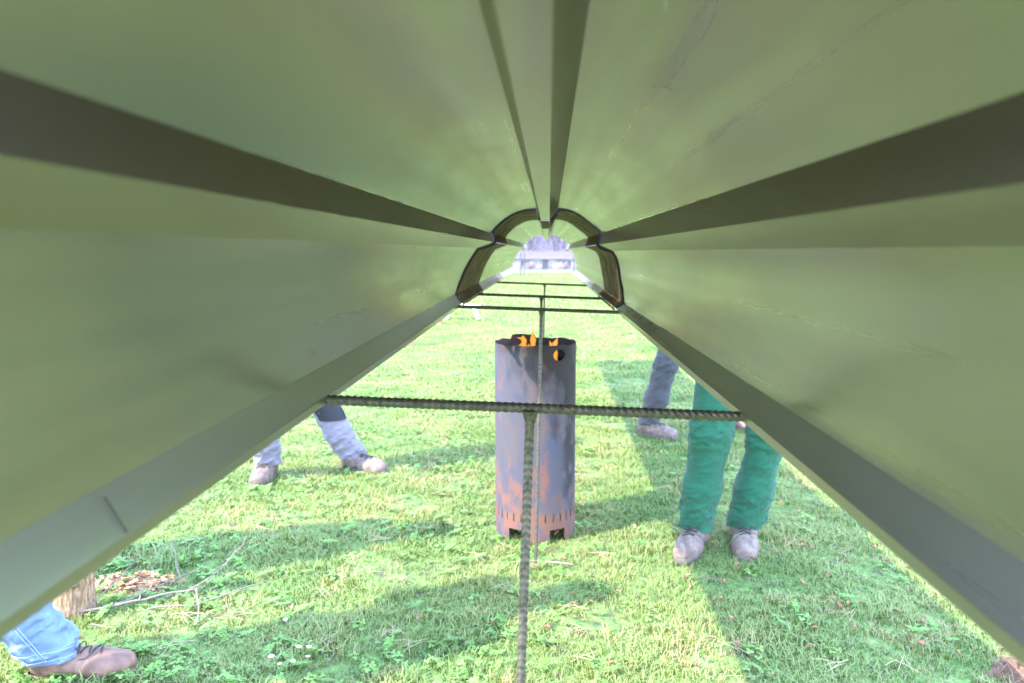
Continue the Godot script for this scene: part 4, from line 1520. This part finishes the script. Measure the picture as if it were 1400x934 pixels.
func build_background() -> void:
	M.twig = std(Color.WHITE, 0.9)
	M.twig.albedo_texture = noise_tex(0.05, 256, false, 0, [[0.3, lin(0.13, 0.10, 0.09)], [0.7, lin(0.27, 0.215, 0.195)]], 51)
	tri(M.twig, 12.0)
	M.earth = std(Color.WHITE, 1.0)
	M.earth.albedo_texture = noise_tex(0.05, 256, false, 0, [[0.25, lin(0.06, 0.035, 0.025)], [0.7, lin(0.17, 0.10, 0.07)]], 52)
	tri(M.earth, 4.0)
	M.chip = std(Color(0.42, 0.24, 0.13), 0.9)
	M.root = std(Color(0.24, 0.14, 0.10), 0.9)
	# wire fence
	var fm := std(Color(0.075, 0.07, 0.085), 0.7)
	var f := thing("wire_fence", "wire fence on dark posts across the far end of the lawn", "fence", Vector3(0, 0, -41.5))
	for k in 15:
		var x := 1.40 + (k - 7) * 2.72
		var b := mb()
		tube(b, PackedVector3Array([Vector3(x, -0.1, 0), Vector3(x + 0.01, 0.6, 0), Vector3(x, 1.16, 0)]), PackedFloat32Array([0.035, 0.034, 0.032]), 8)
		commit(b, "post", fm, f)
	var b0 := mb()
	tube(b0, PackedVector3Array([Vector3(-1.14, -0.1, 0.02), Vector3(-1.14, 1.14, 0.02)]), PackedFloat32Array([0.034, 0.03]), 8)
	commit(b0, "post", fm, f)
	for y in [0.06, 0.32, 0.58, 0.84, 1.08]:
		var b := mb()
		tube(b, PackedVector3Array([Vector3(-17.6, y, 0.037), Vector3(0, y - 0.01, 0.037), Vector3(20.4, y, 0.037)]), PackedFloat32Array([0.006, 0.006, 0.006]) if y > 0.1 else PackedFloat32Array([0.012, 0.012, 0.012]), 5)
		commit(b, "wire", fm, f)
	# white farm building in the dip
	var gy := ground_y(0, -150)
	var hb := thing("farm_building", "long low whitewashed farm building with a dark doorway, beyond the fence", "building", Vector3(0, gy, -150))
	var wm := std(Color.WHITE, 0.95)
	wm.albedo_texture = noise_tex(0.02, 512, false, 0, [[0.25, lin(0.12, 0.10, 0.11)], [0.5, lin(0.19, 0.17, 0.19)], [0.8, lin(0.24, 0.22, 0.245)]], 55)
	tri(wm, 0.06)
	# wall pieces left and right of each opening
	var openings := [[-11.0, -9.8, 0.9, 1.8], [-4.6, -3.7, 0.9, 1.8], [-0.75, 0.35, 0.0, 1.95], [3.6, 4.5, 0.9, 1.8], [9.4, 10.6, 0.9, 1.8]]
	var x0 := -16.0
	for o in openings + [[16.0, 16.0, 0.0, 0.0]]:
		var b := mb()
		box(b, Vector3((x0 + o[0]) / 2.0, 1.1, 0), Vector3(o[0] - x0, 2.2, 0.3))
		commit(b, "wall", wm, hb)
		if o[1] > o[0]:
			b = mb()
			box(b, Vector3((o[0] + o[1]) / 2.0, (2.2 + o[3]) / 2.0, 0), Vector3(o[1] - o[0] - 0.004, 2.2 - o[3], 0.296))
			commit(b, "lintel", wm, hb)
			if o[2] > 0.0:
				b = mb()
				box(b, Vector3((o[0] + o[1]) / 2.0, o[2] / 2.0, 0), Vector3(o[1] - o[0] - 0.004, o[2], 0.296))
				commit(b, "wall_below_window", wm, hb)
			b = mb()
			box(b, Vector3((o[0] + o[1]) / 2.0, (o[2] + o[3]) / 2.0, -0.10), Vector3(o[1] - o[0] - 0.01, o[3] - o[2] - 0.01, 0.05))
			commit(b, "door" if o[2] == 0.0 else "window", std(Color(0.05, 0.05, 0.065), 0.4), hb)
		x0 = o[1]
	for w in [[Vector3(0, 1.1, -6.0), Vector3(32.0, 2.2, 0.3)], [Vector3(-15.85, 1.1, -3.0), Vector3(0.3, 2.2, 5.69)], [Vector3(15.85, 1.1, -3.0), Vector3(0.3, 2.2, 5.69)]]:
		var bw := mb()
		box(bw, w[0], w[1])
		commit(bw, "wall", wm, hb)
	var rm := std(Color.WHITE, 0.9)
	rm.albedo_texture = noise_tex(0.03, 256, false, 0, [[0.25, lin(0.055, 0.04, 0.05)], [0.7, lin(0.09, 0.068, 0.082)]], 56)
	tri(rm, 0.2)
	var rb := mb()
	quad(rb, Vector3(-16.4, 2.15, 0.5), Vector3(16.4, 2.15, 0.5), Vector3(16.4, 3.45, -3.0), Vector3(-16.4, 3.45, -3.0))
	quad(rb, Vector3(-16.4, 3.45, -3.0), Vector3(16.4, 3.45, -3.0), Vector3(16.4, 2.15, -6.5), Vector3(-16.4, 2.15, -6.5))
	var roof := commit(rb, "roof", rm, hb)
	var cb := mb()
	tube(cb, PackedVector3Array([Vector3(-16.45, 3.46, -3.0), Vector3(16.45, 3.46, -3.0)]), PackedFloat32Array([0.12, 0.12]), 8)
	commit(cb, "ridge_cap", std(Color(0.11, 0.09, 0.10), 0.9), roof)
	# blossoming shrubs before its wall
	var pm := std(Color.WHITE, 0.9)
	pm.vertex_color_use_as_albedo = true
	var where := [[3.4, "pink blossoming shrub right of the farm building's dark doorway"], [6.6, "pink shrub farthest right before the farm building"], [-3.0, "pale pink shrub left of the farm building's dark doorway"], [-8.5, "pale shrub at the left part of the farm building"]]
	for k in where.size():
		rng.seed = 1500 + k
		var o := thing("blossom_shrub", where[k][1], "shrub", Vector3(where[k][0], gy, -147.6), "shrubs before the farm building")
		var b := mb()
		for i in 7:
			var a := rng.randf() * TAU
			tube(b, PackedVector3Array([Vector3.ZERO, Vector3(cos(a) * 0.3, 0.6, sin(a) * 0.3), Vector3(cos(a) * 0.7, 1.2, sin(a) * 0.6)]), PackedFloat32Array([0.03, 0.02, 0.008]), 5, false)
		commit(b, "stems", M.bark, o)
		b = mb()
		for i in 900:
			var v := Vector3(rng.randfn(), rng.randfn(), rng.randfn()).normalized() * pow(rng.randf(), 0.4)
			var c := Vector3(v.x * 1.25, 0.85 + v.y * 0.75 + 0.2 * sin(v.x * 6.0), v.z * 0.8)
			var d := Vector3(rng.randf_range(-1, 1), rng.randf_range(-1, 1), rng.randf_range(-1, 1)).normalized()
			var s := d.cross(Vector3(0.3, 0.9, 0.2)).normalized() * 0.05
			var base: int = b.v.size()
			b.v.append_array([c - s, c + d * 0.06, c + s, c - d * 0.06])
			var tone := Color(0.34, 0.25, 0.29).lerp(Color(0.20, 0.14, 0.16), rng.randf())
			for w in 4:
				b.n.append((v + Vector3.UP * 0.3).normalized())
				b.c.append(tone)
			b.i.append_array([base, base + 1, base + 2, base, base + 2, base + 3])
		commit(b, "blossom", pm, o)
	# bare wood on the hillside
	var tm := std(Color.WHITE, 0.95)
	tm.albedo_texture = noise_tex(0.02, 256, false, 0, [[0.25, lin(0.04, 0.032, 0.045)], [0.7, lin(0.10, 0.08, 0.105)]], 57)
	tri(tm, 0.3)
	var kinds := []
	for k in 4:
		rng.seed = 1600 + k
		var b := mb()
		bare_tree(b, Vector3(0, -0.3, 0), Vector3.UP, 5.0 + k, 0.22, 3)
		kinds.append(arr(b))
	rng.seed = 1700
	for i in 90:
		var z := -rng.randf_range(185.0, 330.0)
		var x := rng.randf_range(-0.22, 0.22) * -z
		if i > 30:
			x = rng.randf_range(-0.06, 0.06) * -z
		var o := hang(kinds[i % 4], "bare_tree", tm)
		o.position = Vector3(x, ground_y(x, z), z)
		o.rotation.y = rng.randf() * TAU
		o.scale = Vector3.ONE * rng.randf_range(0.8, 1.3)
		tag(o, "bare grey tree in the hazy wood on the hillside", "tree", "bare trees on the hillside")
